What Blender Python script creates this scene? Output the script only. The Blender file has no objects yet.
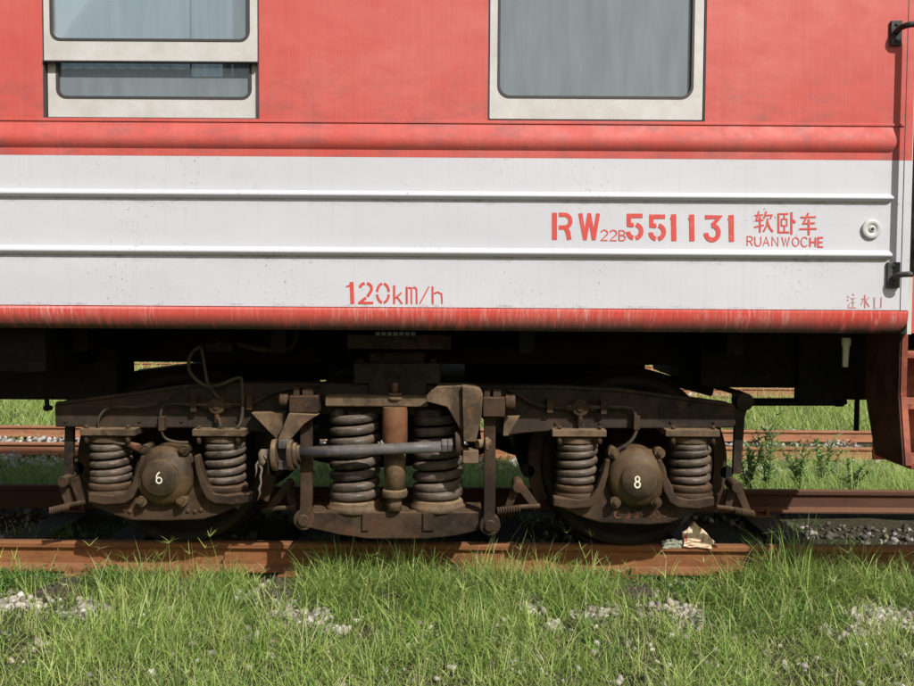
import bpy, bmesh, math, random
import numpy as np
from mathutils import Vector, Matrix, Euler
random.seed(5); rng = np.random.default_rng(7)
S = bpy.context.scene; COL = S.collection

# ------------------------------------------------------------------ camera
F = 965.0
CAM = Vector((0, -5.9, 1.33))
PITCH, ROLL = 2.79, 0.36
R = Matrix.Rotation(math.radians(90 - PITCH), 3, 'X') @ Matrix.Rotation(math.radians(ROLL), 3, 'Z')
cd = bpy.data.cameras.new('camera'); cam = bpy.data.objects.new('camera', cd); COL.objects.link(cam)
cam.location = CAM; cam.rotation_euler = R.to_euler()
cd.sensor_width = 36; cd.lens = F / 914 * 36; cd.clip_start = 0.05; cd.clip_end = 2000
S.camera = cam

def W(px, py, Y):
    d = R @ Vector(((px - 457) / F, -(py - 343) / F, -1))
    t = (Y - CAM.y) / d.y
    p = CAM + d * t
    return p.x, p.z
def P(px, py, Y):
    x, z = W(px, py, Y); return Vector((x, Y, z))
def k(Y): return (Y - CAM.y) / F          # metres per pixel at depth Y

# ------------------------------------------------------------------ sky and sun
w = bpy.data.worlds.new('World'); S.world = w; w.use_nodes = True
nt = w.node_tree; bg = nt.nodes['Background']
sky = nt.nodes.new('ShaderNodeTexSky'); sky.sky_type = 'NISHITA'; sky.sun_disc = False
L = Vector((-.52, .85, -.86)).normalized()
sky.sun_elevation = math.asin(-L.z); sky.sun_rotation = math.atan2(-L.x, -L.y)
sky.air_density = 1.6; sky.dust_density = 3.0; sky.ozone_density = 1.0
nt.links.new(sky.outputs[0], bg.inputs[0]); bg.inputs[1].default_value = 0.066
sd = bpy.data.lights.new('sun', 'SUN'); sd.energy = 3.9; sd.angle = math.radians(.55); sd.color = (1, .965, .92)
so = bpy.data.objects.new('sun', sd); COL.objects.link(so); so.rotation_euler = L.to_track_quat('-Z', 'Y').to_euler()
so.location = (4, -8, 9)
S.view_settings.view_transform = 'Standard'; S.view_settings.look = 'None'
S.view_settings.exposure = 0.30; S.view_settings.gamma = 1.0; S.view_settings.use_curve_mapping = False
S.render.engine = 'CYCLES'
S.cycles.max_bounces = 8; S.cycles.transparent_max_bounces = 12

# ------------------------------------------------------------------ materials
def mat(name, base, rough=.6, metal=0.0, spec=.5):
    m = bpy.data.materials.new(name); m.use_nodes = True
    b = m.node_tree.nodes['Principled BSDF']
    b.inputs['Base Color'].default_value = (*base, 1); b.inputs['Roughness'].default_value = rough
    b.inputs['Metallic'].default_value = metal; b.inputs['Specular IOR Level'].default_value = spec
    return m
class N:
    """small node helper"""
    def __init__(s, m): s.t = m.node_tree; s.b = s.t.nodes['Principled BSDF']
    def n(s, t, **kw):
        o = s.t.nodes.new(t)
        for a, v in kw.items(): setattr(o, a, v)
        return o
    def coord(s, scale=(1, 1, 1)):
        g = s.n('ShaderNodeTexCoord'); mp = s.n('ShaderNodeMapping'); mp.inputs['Scale'].default_value = scale
        s.t.links.new(g.outputs['Object'], mp.inputs[0]); return mp.outputs[0]
    def noise(s, scale, detail=5, rough=.6, vec=None, dist=0):
        o = s.n('ShaderNodeTexNoise'); o.inputs['Scale'].default_value = scale; o.inputs['Detail'].default_value = detail
        o.inputs['Roughness'].default_value = rough; o.inputs['Distortion'].default_value = dist
        s.t.links.new(vec if vec else s.coord(), o.inputs['Vector']); return o.outputs['Fac']
    def ramp(s, fac, a, b, ca=(0, 0, 0), cb=(1, 1, 1)):
        o = s.n('ShaderNodeValToRGB'); e = o.color_ramp.elements
        e[0].position = a; e[1].position = b; e[0].color = (*ca, 1); e[1].color = (*cb, 1)
        s.t.links.new(fac, o.inputs[0]); return o.outputs[0]
    def mix(s, fac, a, b, mode='MIX'):
        o = s.n('ShaderNodeMix', data_type='RGBA', blend_type=mode)
        for i, v in ((0, fac), (6, a), (7, b)):
            if isinstance(v, (tuple, list)): o.inputs[i].default_value = (*v, 1)
            elif isinstance(v, (int, float)): o.inputs[i].default_value = v
            else: s.t.links.new(v, o.inputs[i])
        return o.outputs[2]
    def math(s, op, a, b=0.0):
        o = s.n('ShaderNodeMath', operation=op)
        for i, v in ((0, a), (1, b)):
            if isinstance(v, (int, float)): o.inputs[i].default_value = v
            else: s.t.links.new(v, o.inputs[i])
        return o.outputs[0]
    def base(s, c): s.t.links.new(c, s.b.inputs['Base Color'])
    def rough(s, c): s.t.links.new(c, s.b.inputs['Roughness'])
    def bump(s, h, st=.3, d=.01, prev=None):
        o = s.n('ShaderNodeBump'); o.inputs['Strength'].default_value = st; o.inputs['Distance'].default_value = d
        s.t.links.new(h, o.inputs['Height'])
        if prev: s.t.links.new(prev, o.inputs['Normal'])
        s.t.links.new(o.outputs[0], s.b.inputs['Normal']); return o.outputs[0]
    def sepz(s):
        g = s.n('ShaderNodeTexCoord'); x = s.n('ShaderNodeSeparateXYZ'); s.t.links.new(g.outputs['Object'], x.inputs[0]); return x.outputs

RIB1 = W(457, 199.5, -1.55)[1]; RIB2 = W(457, 256.8, -1.55)[1]
def m_red():
    m = mat('red_paint', (.5, .06, .05), .42); h = N(m)
    blot = h.ramp(h.noise(1.7, 5, .55), .38, .68)
    c = h.mix(blot, (.50, .060, .042), (.53, .108, .088))
    pk = h.ramp(h.noise(4.5, 8, .7, h.coord((1, 1, 1.6))), .44, .62)
    c = h.mix(h.math('MULTIPLY', pk, .6), c, (.46, .045, .032))
    zf = h.n('ShaderNodeMapRange'); h.t.links.new(h.sepz()[2], zf.inputs[0]); zf.inputs[1].default_value = 1.7; zf.inputs[2].default_value = 2.6
    c = h.mix(h.math('MULTIPLY', zf.outputs[0], .38), c, (.545, .13, .115))      # sun-bleached upper body paint
    st = h.ramp(h.noise(1, 5, .72, h.coord((90, 1, 2.2))), .50, .80)
    c = h.mix(h.math('MULTIPLY', st, .20), c, (.60, .25, .21))
    dk = h.ramp(h.noise(1, 5, .7, h.coord((38, 1, 1.1))), .56, .80)
    c = h.mix(h.math('MULTIPLY', dk, .25), c, (.30, .035, .028))
    z = h.n('ShaderNodeMapRange'); h.t.links.new(h.sepz()[2], z.inputs[0]); z.inputs[1].default_value = 2.42; z.inputs[2].default_value = 2.08
    low = h.math('MULTIPLY', z.outputs[0], h.ramp(h.noise(7, 9, .8, h.coord((1, 1, 2.0))), .48, .60))
    c = h.mix(h.math('MULTIPLY', low, .6), c, (.27, .085, .08))     # scuffs gather low on the panel, above the belt
    chip = h.ramp(h.noise(55, 4, .6), .735, .75)
    c = h.mix(chip, c, (.20, .13, .12))
    h.base(c); h.rough(h.ramp(h.noise(9), .3, .7, (.52,)*3, (.74,)*3))
    p = h.bump(h.noise(1, 3, .5, h.coord((2.2, 1, 3.4))), .42, .02); h.bump(h.noise(160, 2), .05, .001, p); return m
def m_white():
    m = mat('white_paint', (.7, .71, .72), .5); h = N(m)
    c = h.mix(h.ramp(h.noise(1.6, 6, .6, h.coord((1, 1, 2))), .3, .7), (.50, .508, .548), (.55, .555, .59))
    st = h.ramp(h.noise(1, 4, .7, h.coord((45, 1, 1))), .52, .8)
    c = h.mix(h.math('MULTIPLY', st, .25), c, (.40, .395, .375))
    sp = h.ramp(h.noise(60, 4, .65), .60, .67); clus = h.ramp(h.noise(3.0, 4), .50, .66)
    c = h.mix(h.math('MULTIPLY', sp, clus), c, (.20, .19, .17))
    g2 = h.ramp(h.noise(6, 8, .8), .62, .74)
    c = h.mix(h.math('MULTIPLY', g2, .25), c, (.42, .40, .36))
    zz = h.sepz()[2]
    for zr in (RIB1, RIB2, 1.288):                      # dirt lodged along the underside of each rib and the lower seam
        a = h.n('ShaderNodeMapRange'); h.t.links.new(zz, a.inputs[0]); a.inputs[1].default_value = zr - .035; a.inputs[2].default_value = zr
        b_ = h.math('MULTIPLY', a.outputs[0], h.math('LESS_THAN', zz, zr + .002))
        n_ = h.ramp(h.noise(1, 7, .8, h.coord((14, 1, 40))), .50, .66)
        c = h.mix(h.math('MULTIPLY', h.math('MULTIPLY', b_, n_), .75), c, (.17, .16, .145))
    h.base(c); h.bump(h.noise(1, 3, .5, h.coord((1.8, 1, 3.0))), .28, .02); return m
def m_skirt():
    m = mat('skirt_paint', (.6, .06, .05), .5); h = N(m)
    c = h.mix(h.ramp(h.noise(3, 5), .35, .7), (.48, .045, .033), (.45, .075, .055))
    st = h.ramp(h.noise(1, 6, .8, h.coord((60, 8, 5)), dist=1.0), .48, .64)
    cl = h.ramp(h.noise(1, 4, .6, h.coord((3.5, 1, 1))), .35, .65)
    c = h.mix(h.math('MULTIPLY', h.math('MULTIPLY', st, cl), .75), c, (.56, .36, .33))
    dk = h.ramp(h.noise(1, 5, .7, h.coord((95, 3, 4))), .56, .7)
    c = h.mix(h.math('MULTIPLY', dk, .5), c, (.13, .035, .028))
    z = h.n('ShaderNodeMapRange'); h.t.links.new(h.sepz()[2], z.inputs[0])
    z.inputs[1].default_value = 1.245; z.inputs[2].default_value = 1.185
    e = h.math('MULTIPLY', z.outputs[0], h.ramp(h.noise(1, 5, .7, h.coord((50, 3, 6))), .2, .5))
    c = h.mix(e, c, (.065, .042, .035))     # darker towards the turned-under edge, broken up by noise
    h.base(c); h.bump(h.noise(60, 3), .15, .002); return m
def m_frame():
    m = mat('window_frame_paint', (.6, .58, .5), .45); h = N(m)
    c = h.mix(h.ramp(h.noise(7, 7, .7), .35, .68), (.57, .56, .545), (.46, .44, .41))
    c = h.mix(h.ramp(h.noise(1, 8, .8, h.coord((10, 10, 70))), .60, .78), c, (.20, .175, .13))
    c = h.mix(h.ramp(h.noise(60, 5, .7), .70, .76), c, (.14, .085, .06))
    h.base(c); h.bump(h.noise(30, 4), .15, .003); return m
def m_iron(name, a, b, rust, dustc, dust=.5, sc=9, rough=.75):
    m = mat(name, a, rough, 0, .3); h = N(m)
    c = h.mix(h.ramp(h.noise(sc, 8, .78), .38, .62), a, b)
    c = h.mix(h.ramp(h.noise(sc * .35, 6, .7), .46, .60), c, tuple(v * .42 for v in a))
    c = h.mix(h.ramp(h.noise(sc * .6, 8, .75, dist=.5), .56, .68), c, rust)
    g = h.n('ShaderNodeNewGeometry'); x = h.n('ShaderNodeSeparateXYZ'); h.t.links.new(g.outputs['Normal'], x.inputs[0]); dust = min(1, dust * 1.5)
    up = h.ramp(x.outputs[2], .40, .9)                       # dust settles on what faces up
    dn = h.ramp(h.noise(30, 5, .7), .3, .6)
    c = h.mix(h.math('MULTIPLY', h.math('MULTIPLY', up, dn), dust), c, dustc)
    h.base(c); h.rough(h.ramp(h.noise(22, 4), .3, .7, (rough - .15,)*3, (rough + .12,)*3))
    p = h.bump(h.noise(45, 6, .7), .45, .004); h.bump(h.noise(260, 3, .6), .3, .001, p); return m
def m_rail(name, a, b, c3):
    m = mat(name, a, .8, 0, .3); h = N(m)
    c = h.mix(h.ramp(h.noise(1, 7, .7, h.coord((3, 25, 25))), .35, .65), a, b)
    c = h.mix(h.ramp(h.noise(14, 8, .75), .56, .70), c, c3)
    g = h.n('ShaderNodeNewGeometry'); x = h.n('ShaderNodeSeparateXYZ'); h.t.links.new(g.outputs['Normal'], x.inputs[0])
    c = h.mix(h.math('MULTIPLY', h.ramp(x.outputs[2], .6, .95), .45), c, (.27, .13, .07))
    c = h.mix(h.ramp(h.noise(1, 7, .8, h.coord((9, 60, 30))), .58, .70), c, (.055, .032, .022))
    h.base(c); h.bump(h.noise(90, 5, .7), .6, .003); return m
M = {}
M['red'] = m_red(); M['white'] = m_white(); M['skirt'] = m_skirt(); M['frame'] = m_frame()
M['iron'] = m_iron('bogie_iron', (0.037, 0.021, 0.012), (0.064, 0.037, 0.019), (0.095, 0.036, 0.014), (0.174, 0.109, 0.060), .5)
M['frameiron'] = m_iron('side_frame_iron', (0.026, 0.019, 0.013), (0.044, 0.029, 0.019), (0.073, 0.033, 0.016), (0.110, 0.074, 0.043), .45)
M['spring'] = m_iron('spring_steel', (.062, .048, .040), (.115, .090, .072), (.12, .062, .034), (.24, .185, .135), .5, 14, .45)
M['tan'] = m_iron('dusty_casting', (0.112, 0.074, 0.043), (0.172, 0.114, 0.066), (0.155, 0.072, 0.032), (0.283, 0.196, 0.114), .6, 12)
M['box'] = m_iron('axle_box_paint', (0.072, 0.045, 0.022), (0.100, 0.063, 0.031), (0.103, 0.046, 0.019), (0.164, 0.109, 0.058), .5, 8, .6)
M['boxface'] = m_iron('axle_cap_paint', (0.060, 0.041, 0.022), (0.086, 0.057, 0.030), (0.094, 0.046, 0.019), (0.166, 0.110, 0.062), .4, 10)
M['rod'] = m_iron('rod_steel', (0.086, 0.083, 0.086), (0.132, 0.119, 0.115), (0.119, 0.079, 0.056), (0.185, 0.152, 0.119), .4, 12, .45)
M['rustred'] = m_iron('damper_rust', (0.189, 0.072, 0.032), (0.146, 0.072, 0.035), (0.205, 0.052, 0.022), (0.257, 0.165, 0.088), .4, 8)
M['dark'] = m_iron('underframe_black', (0.008, 0.007, 0.007), (0.013, 0.011, 0.009), (0.020, 0.013, 0.009), (0.026, 0.020, 0.015), .4, 6)
M['wheel'] = m_iron('wheel_steel', (0.012, 0.009, 0.007), (0.019, 0.013, 0.010), (0.024, 0.013, 0.008), (0.032, 0.024, 0.018), .3, 7)
M['hose'] = m_iron('hose_rubber', (0.056, 0.042, 0.030), (0.083, 0.061, 0.043), (0.079, 0.046, 0.026), (0.145, 0.112, 0.079), .5, 20)
M['rail'] = m_rail('rail_rust', (.25, .104, .038), (.165, .064, .026), (.08, .034, .019))
M['rail2'] = m_rail('rail_rust_shaded', (.095, .043, .024), (.066, .030, .018), (.035, .018, .014)); M['rail3'] = M['rail2']; M['rail2'] = m_rail('rail_rust_pale', (.37, .18, .10), (.28, .12, .06), (.16, .075, .04))  # first copy is darkened to carry the far rail's shade under the coach
M['steps'] = m_iron('step_red', (.40, .095, .052), (.42, .13, .08), (.30, .11, .06), (.42, .22, .15), .4, 10, .6)
M['stepshade'] = m_iron('step_side', (.085, .026, .016), (.11, .036, .022), (.12, .05, .03), (.15, .07, .05), .3, 10)  # step red with the shade of the side panel put into the colour
M['lettering'] = mat('lettering_red', (.70, .07, .055), .5)
_h = N(M['lettering']); _h.base(_h.mix(_h.ramp(_h.noise(50, 4, .7), .55, .8), (.56, .062, .05), (.60, .19, .165)))
M['faint'] = mat('lettering_faint', (.5, .19, .17), .6)
M['blackpaint'] = m_iron('handrail_black', (.055, .055, .055), (.09, .088, .082), (.10, .08, .06), (.2, .19, .17), .4, 20, .5)
M['rubber'] = mat('gasket_rubber', (.045, .04, .04), .6)
M['numwhite'] = mat('number_paint', (.74, .70, .58), .6)
M['alu'] = mat('lock_plate', (.5, .5, .49), .4)
M['curtain'] = mat('curtain_cloth', (.42, .50, .56), .9)
M['inside'] = mat('interior_lining', (.36, .38, .38), .8)
M['roof'] = mat('roof_grey', (.22, .22, .22), .7)
M['rag'] = mat('rag_cloth', (.17, .125, .09), .95)
M['pvc'] = mat('drain_pipe', (.68, .66, .58), .5)
def m_glass():
    m = bpy.data.materials.new('window_glass'); m.use_nodes = True; t = m.node_tree; t.nodes.clear()
    o = t.nodes.new('ShaderNodeOutputMaterial'); mx = t.nodes.new('ShaderNodeMixShader'); tr = t.nodes.new('ShaderNodeBsdfTransparent')
    gl = t.nodes.new('ShaderNodeBsdfGlossy'); fr = t.nodes.new('ShaderNodeFresnel'); fr.inputs[0].default_value = 2.3
    df = t.nodes.new('ShaderNodeBsdfDiffuse'); df.inputs[0].default_value = (.36, .42, .46, 1); m2 = t.nodes.new('ShaderNodeMixShader')
    nz = t.nodes.new('ShaderNodeTexNoise'); nz.inputs['Scale'].default_value = 3.5; nz.inputs['Detail'].default_value = 6
    mp = t.nodes.new('ShaderNodeMapping'); tc = t.nodes.new('ShaderNodeTexCoord'); mp.inputs['Scale'].default_value = (6, 1, 1)
    mr = t.nodes.new('ShaderNodeMapRange'); mr.inputs[1].default_value = .3; mr.inputs[2].default_value = .8; mr.inputs[3].default_value = .34; mr.inputs[4].default_value = .50
    t.links.new(tc.outputs['Object'], mp.inputs[0]); t.links.new(mp.outputs[0], nz.inputs['Vector']); t.links.new(nz.outputs['Fac'], mr.inputs[0])
    tr.inputs[0].default_value = (.66, .75, .80, 1); gl.inputs[0].default_value = (.9, .97, 1, 1); gl.inputs[1].default_value = .06
    t.links.new(fr.outputs[0], mx.inputs[0]); t.links.new(tr.outputs[0], mx.inputs[1]); t.links.new(gl.outputs[0], mx.inputs[2])
    t.links.new(mr.outputs[0], m2.inputs[0]); t.links.new(mx.outputs[0], m2.inputs[1]); t.links.new(df.outputs[0], m2.inputs[2])
    t.links.new(m2.outputs[0], o.inputs[0]); return m
M['glass'] = m_glass()
def m_attr(name, rough=.7, trans=0.0, var=0.0):
    m = mat(name, (.5, .5, .5), rough, 0, .25); t = m.node_tree; b = t.nodes['Principled BSDF']
    a = t.nodes.new('ShaderNodeAttribute'); a.attribute_name = 'col'
    t.links.new(a.outputs['Color'], b.inputs['Base Color'])
    if trans:
        tl = t.nodes.new('ShaderNodeBsdfTranslucent'); t.links.new(a.outputs['Color'], tl.inputs[0])
        mx = t.nodes.new('ShaderNodeMixShader'); mx.inputs[0].default_value = trans
        t.links.new(b.outputs[0], mx.inputs[1]); t.links.new(tl.outputs[0], mx.inputs[2])
        t.links.new(mx.outputs[0], t.nodes['Material Output'].inputs[0])
    return m
M['grass'] = m_attr('grass_blade', .42, .36); M['stone'] = m_attr('ballast_stone', .85)
_h = N(M['stone']); _h.bump(_h.noise(120, 4, .7), .4, .002)
def m_ground():
    m = mat('soil', (.1, .08, .05), .95, 0, .1); h = N(m)
    c = h.mix(h.ramp(h.noise(3, 8, .7), .35, .65), (.070, .055, .038), (.050, .056, .026))
    c = h.mix(h.ramp(h.noise(40, 6, .7), .52, .62), c, (.12, .10, .08))
    h.base(c); h.bump(h.noise(30, 8, .75), .8, .03); return m
M['ground'] = m_ground()
def m_wood():
    m = mat('creosoted_wood', (.05, .04, .03), .85, 0, .2); h = N(m)
    c = h.mix(h.ramp(h.noise(1, 6, .7, h.coord((40, 2, 40))), .35, .65), (.045, .037, .03), (.11, .088, .068))
    h.base(c); h.bump(h.noise(1, 6, .7, h.coord((60, 2, 60))), .6, .006); return m
M['wood'] = m_wood()

# ------------------------------------------------------------------ mesh helpers
class MB:
    def __init__(s): s.v = []; s.f = []; s.sm = []; s.done = []; s.objs = []
    def cut(s):                                   # what came before is a piece of its own
        if s.f: s.done.append((s.v, s.f, s.sm)); s.v = []; s.f = []; s.sm = []
        return s
    def add(s, vs, fs, smooth=False):
        o = len(s.v); s.v += [tuple(v) for v in vs]; s.f += [tuple(i + o for i in f) for f in fs]; s.sm += [smooth] * len(fs); return s
    def box(s, x0, x1, y0, y1, z0, z1):
        v = [(x, y, z) for z in (z0, z1) for y in (y0, y1) for x in (x0, x1)]
        return s.add(v, [(0, 2, 3, 1), (4, 5, 7, 6), (0, 1, 5, 4), (2, 6, 7, 3), (0, 4, 6, 2), (1, 3, 7, 5)])
    def pbox(s, px0, px1, py0, py1, Y0, Y1):      # box given by its front face in photograph measure at depth Y0
        x0, z1 = W(px0, (py0), Y0); x1, z0 = W(px1, py1, Y0); return s.box(x0, x1, Y0, Y1, z0, z1)
    def prism(s, pts, Y0, Y1):                    # outline (photograph measure at Y0) extruded to Y1
        a = [W(px, py, Y0) for px, py in pts]; return s.xz(a, Y0, Y1)
    def xz(s, a, Y0, Y1):
        n = len(a); ar = sum(a[i][0] * a[(i + 1) % n][1] - a[(i + 1) % n][0] * a[i][1] for i in range(n))
        if ar < 0: a = a[::-1]
        v = [(x, Y0, z) for x, z in a] + [(x, Y1, z) for x, z in a]
        return s.add(v, [tuple(range(n)), tuple(range(2 * n - 1, n - 1, -1))] + [(i, i + n, (i + 1) % n + n, (i + 1) % n) for i in range(n)])
    def extr_x(s, prof, x0, x1, smooth=False, cap=True):     # closed (y,z) profile extruded along X
        n = len(prof); v = [(x0, y, z) for y, z in prof] + [(x1, y, z) for y, z in prof]
        fs = [(i, (i + 1) % n, (i + 1) % n + n, i + n) for i in range(n)]
        s.add(v, fs, smooth)
        if cap: s.add(v, [tuple(range(n - 1, -1, -1)), tuple(range(n, 2 * n))])
        return s
    def cyl(s, a, b, r, r2=None, n=20, cap=True):
        a = Vector(a); b = Vector(b); r2 = r if r2 is None else r2
        d = (b - a).normalized(); u = d.orthogonal().normalized(); q = d.cross(u)
        A = [a + (u * math.cos(2 * math.pi * i / n) + q * math.sin(2 * math.pi * i / n)) * r for i in range(n)]
        B = [b + (u * math.cos(2 * math.pi * i / n) + q * math.sin(2 * math.pi * i / n)) * r2 for i in range(n)]
        s.add(A + B, [(i, (i + 1) % n, (i + 1) % n + n, i + n) for i in range(n)], True)
        if cap: s.add(A, [tuple(range(n - 1, -1, -1))]); s.add(B, [tuple(range(n))])
        return s
    def lathe(s, c, axis, prof, n=32):            # prof: (t along axis, radius)
        c = Vector(c); d = Vector(axis).normalized(); u = d.orthogonal().normalized(); q = d.cross(u); v = []
        for t, r in prof:
            for i in range(n):
                a = 2 * math.pi * i / n; v.append(c + d * t + (u * math.cos(a) + q * math.sin(a)) * max(r, 1e-4))
        fs = [(j * n + i, j * n + (i + 1) % n, (j + 1) * n + (i + 1) % n, (j + 1) * n + i) for j in range(len(prof) - 1) for i in range(n)]
        return s.add(v, fs, True)
    def tube(s, pts, r, n=8, sub=6, taper=None):
        pts = [Vector(p) for p in pts]; P_ = []
        if sub > 1 and len(pts) > 2:
            for i in range(len(pts) - 1):
                p0 = pts[max(i - 1, 0)]; p1 = pts[i]; p2 = pts[i + 1]; p3 = pts[min(i + 2, len(pts) - 1)]
                for j in range(sub):
                    t = j / sub; P_.append(.5 * ((2 * p1) + (p2 - p0) * t + (2 * p0 - 5 * p1 + 4 * p2 - p3) * t * t + (3 * p1 - p0 - 3 * p2 + p3) * t ** 3))
            P_.append(pts[-1])
        else: P_ = pts
        m = len(P_); u = None; v = []
        for i, p in enumerate(P_):
            d = (P_[min(i + 1, m - 1)] - P_[max(i - 1, 0)]).normalized()
            u = d.orthogonal().normalized() if u is None else (u - d * u.dot(d)).normalized(); q = d.cross(u)
            rr = r if taper is None else r + (taper - r) * i / (m - 1)
            for j in range(n):
                a = 2 * math.pi * j / n; v.append(p + (u * math.cos(a) + q * math.sin(a)) * rr)
        fs = [(i * n + j, i * n + (j + 1) % n, (i + 1) * n + (j + 1) % n, (i + 1) * n + j) for i in range(m - 1) for j in range(n)]
        s.add(v, fs, True); s.add(v[:n], [tuple(range(n - 1, -1, -1))]); s.add(v[-n:], [tuple(range(n))]); return s
    def coil(s, cx, cy, z0, z1, Rr, r, turns, ph=0.0, n=10):
        st = int(turns * 28); pts = []
        for i in range(st + 1):
            t = i / st; a = ph + t * turns * 2 * math.pi
            e = t                                    # closed flat end turns
            if t * turns < .7: e = t * .45
            elif (1 - t) * turns < .7: e = 1 - (1 - t) * .45
            else:
                lo = .7 / turns; e = lo * .45 + (t - lo) / (1 - 2 * lo) * (1 - 2 * lo * .45)
            pts.append((cx + Rr * math.cos(a), cy + Rr * math.sin(a), z0 + r + (z1 - z0 - 2 * r) * e))
        return s.tube(pts, r, n, 1)
    def bolt(s, p, r, h, axis=(0, -1, 0)):        # hexagonal head with a stub of thread
        p = Vector(p); a = Vector(axis); s.cyl(p, p + a * h, r, n=6); s.cyl(p + a * h, p + a * (h * 1.5), r * .5, n=10); return s
    def build(s, name, m, parent=None, bevel=0.0, seg=2):
        if s.done:
            s.cut()
            for q in s.done:
                s.v, s.f, s.sm = q; s.objs.append(s.build1(name, m, parent, bevel, seg))
            return s.objs[0]
        o = s.build1(name, m, parent, bevel, seg); s.objs = [o]; return o
    def build1(s, name, m, parent, bevel, seg):
        me = bpy.data.meshes.new(name); me.from_pydata(s.v, [], s.f); me.update()
        me.polygons.foreach_set('use_smooth', s.sm)
        bm = bmesh.new(); bm.from_mesh(me); bmesh.ops.remove_doubles(bm, verts=bm.verts, dist=1e-5)
        bmesh.ops.recalc_face_normals(bm, faces=bm.faces)
        bm.to_mesh(me); bm.free()
        me.materials.append(m if not isinstance(m, str) else M[m])
        o = bpy.data.objects.new(name, me); COL.objects.link(o)
        if bevel:
            b = o.modifiers.new('bevel', 'BEVEL'); b.width = bevel; b.segments = seg; b.limit_method = 'ANGLE'; b.angle_limit = math.radians(40)
            b.harden_normals = False
        if parent:
            o.parent = parent; rp = parent
            while rp.parent: rp = rp.parent
            if parent is rp: o.matrix_parent_inverse = Matrix.Translation(-rp.location)
        return o
def tag(o, label=None, cat=None, group=None, kind=None):
    if label: o['label'] = label
    if cat: o['category'] = cat
    if group: o['group'] = group
    if kind: o['kind'] = kind
    return o
def empty(name, loc, label, cat, group=None):
    e = bpy.data.objects.new(name, None); COL.objects.link(e); e.location = loc; e.empty_display_size = .2
    return tag(e, label, cat, group)
def raw_mesh(name, V, Fc, m, cols=None, smooth=False):       # numpy arrays: (n,3) verts, (m,k) faces
    me = bpy.data.meshes.new(name); kk = Fc.shape[1]
    me.vertices.add(len(V)); me.vertices.foreach_set('co', V.astype(np.float32).ravel())
    me.loops.add(Fc.size); me.loops.foreach_set('vertex_index', Fc.astype(np.int32).ravel())
    me.polygons.add(len(Fc)); me.polygons.foreach_set('loop_start', np.arange(0, Fc.size, kk, dtype=np.int32))
    if smooth: me.polygons.foreach_set('use_smooth', np.ones(len(Fc), bool))
    if cols is not None:
        a = me.attributes.new('col', 'FLOAT_COLOR', 'POINT'); a.data.foreach_set('color', np.c_[cols, np.ones(len(cols))].astype(np.float32).ravel())
    me.update(calc_edges=True); me.validate(); me.materials.append(m)
    o = bpy.data.objects.new(name, me); COL.objects.link(o); return o

# ------------------------------------------------------------------ ground
def vnoise(x, y, s, seed=0):
    x = np.asarray(x) * s; y = np.asarray(y) * s; xi = np.floor(x).astype(int); yi = np.floor(y).astype(int); fx = x - xi; fy = y - yi
    def hsh(a, b):
        n = (a * 374761393 + b * 668265263 + seed * 1274126177) & 0x7fffffff; n = ((n ^ (n >> 13)) * 1274126177) & 0x7fffffff
        return ((n ^ (n >> 16)) & 0xffff) / 65535.0
    fx = fx * fx * (3 - 2 * fx); fy = fy * fy * (3 - 2 * fy)
    return (hsh(xi, yi) * (1 - fx) + hsh(xi + 1, yi) * fx) * (1 - fy) + (hsh(xi, yi + 1) * (1 - fx) + hsh(xi + 1, yi + 1) * fx) * fy
TR2, TR3, TR4 = 6.65, 13.1, 19.3         # centre lines of the other tracks
ZP = [(-60, -.5), (-9, -.45), (-3, -.36), (-2.0, -.29), (-1.35, -.22), (-1.0, -.20), (1.0, -.21), (1.5, -.24), (2.6, -.42), (4.4, -.66), (5.2, -.68), (8.2, -.68), (40, -.70), (700, -.7)]
def gz(x, y):
    b = np.interp(y, [p[0] for p in ZP], [p[1] for p in ZP])
    return b + (vnoise(x, y, 2.2, 1) - .5) * .05 + (vnoise(x, y, 7, 2) - .5) * .022
def axis(segs):
    out = []
    for a, b, st in segs: out += list(np.arange(a, b, st))
    return np.array(out + [segs[-1][1]])
gx = axis([(-700, -60, 80), (-60, -10, 5), (-10, -4, .5), (-4, 4, .07), (4, 10, .5), (10, 60, 5), (60, 700, 80)])
gy = axis([(-700, -60, 80), (-60, -10, 5), (-10, -3, .5), (-3, 3, .07), (3, 9, .2), (9, 30, 1), (30, 60, 5), (60, 700, 80)])
GX, GY = np.meshgrid(gx, gy); V = np.c_[GX.ravel(), GY.ravel(), gz(GX.ravel(), GY.ravel())]
nx, ny = len(gx), len(gy); I = np.arange(nx * ny).reshape(ny, nx)
Fq = np.c_[I[:-1, :-1].ravel(), I[:-1, 1:].ravel(), I[1:, 1:].ravel(), I[1:, :-1].ravel()]
g = raw_mesh('ground', V, Fq, M['ground'], smooth=True); tag(g, kind='structure')

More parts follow.
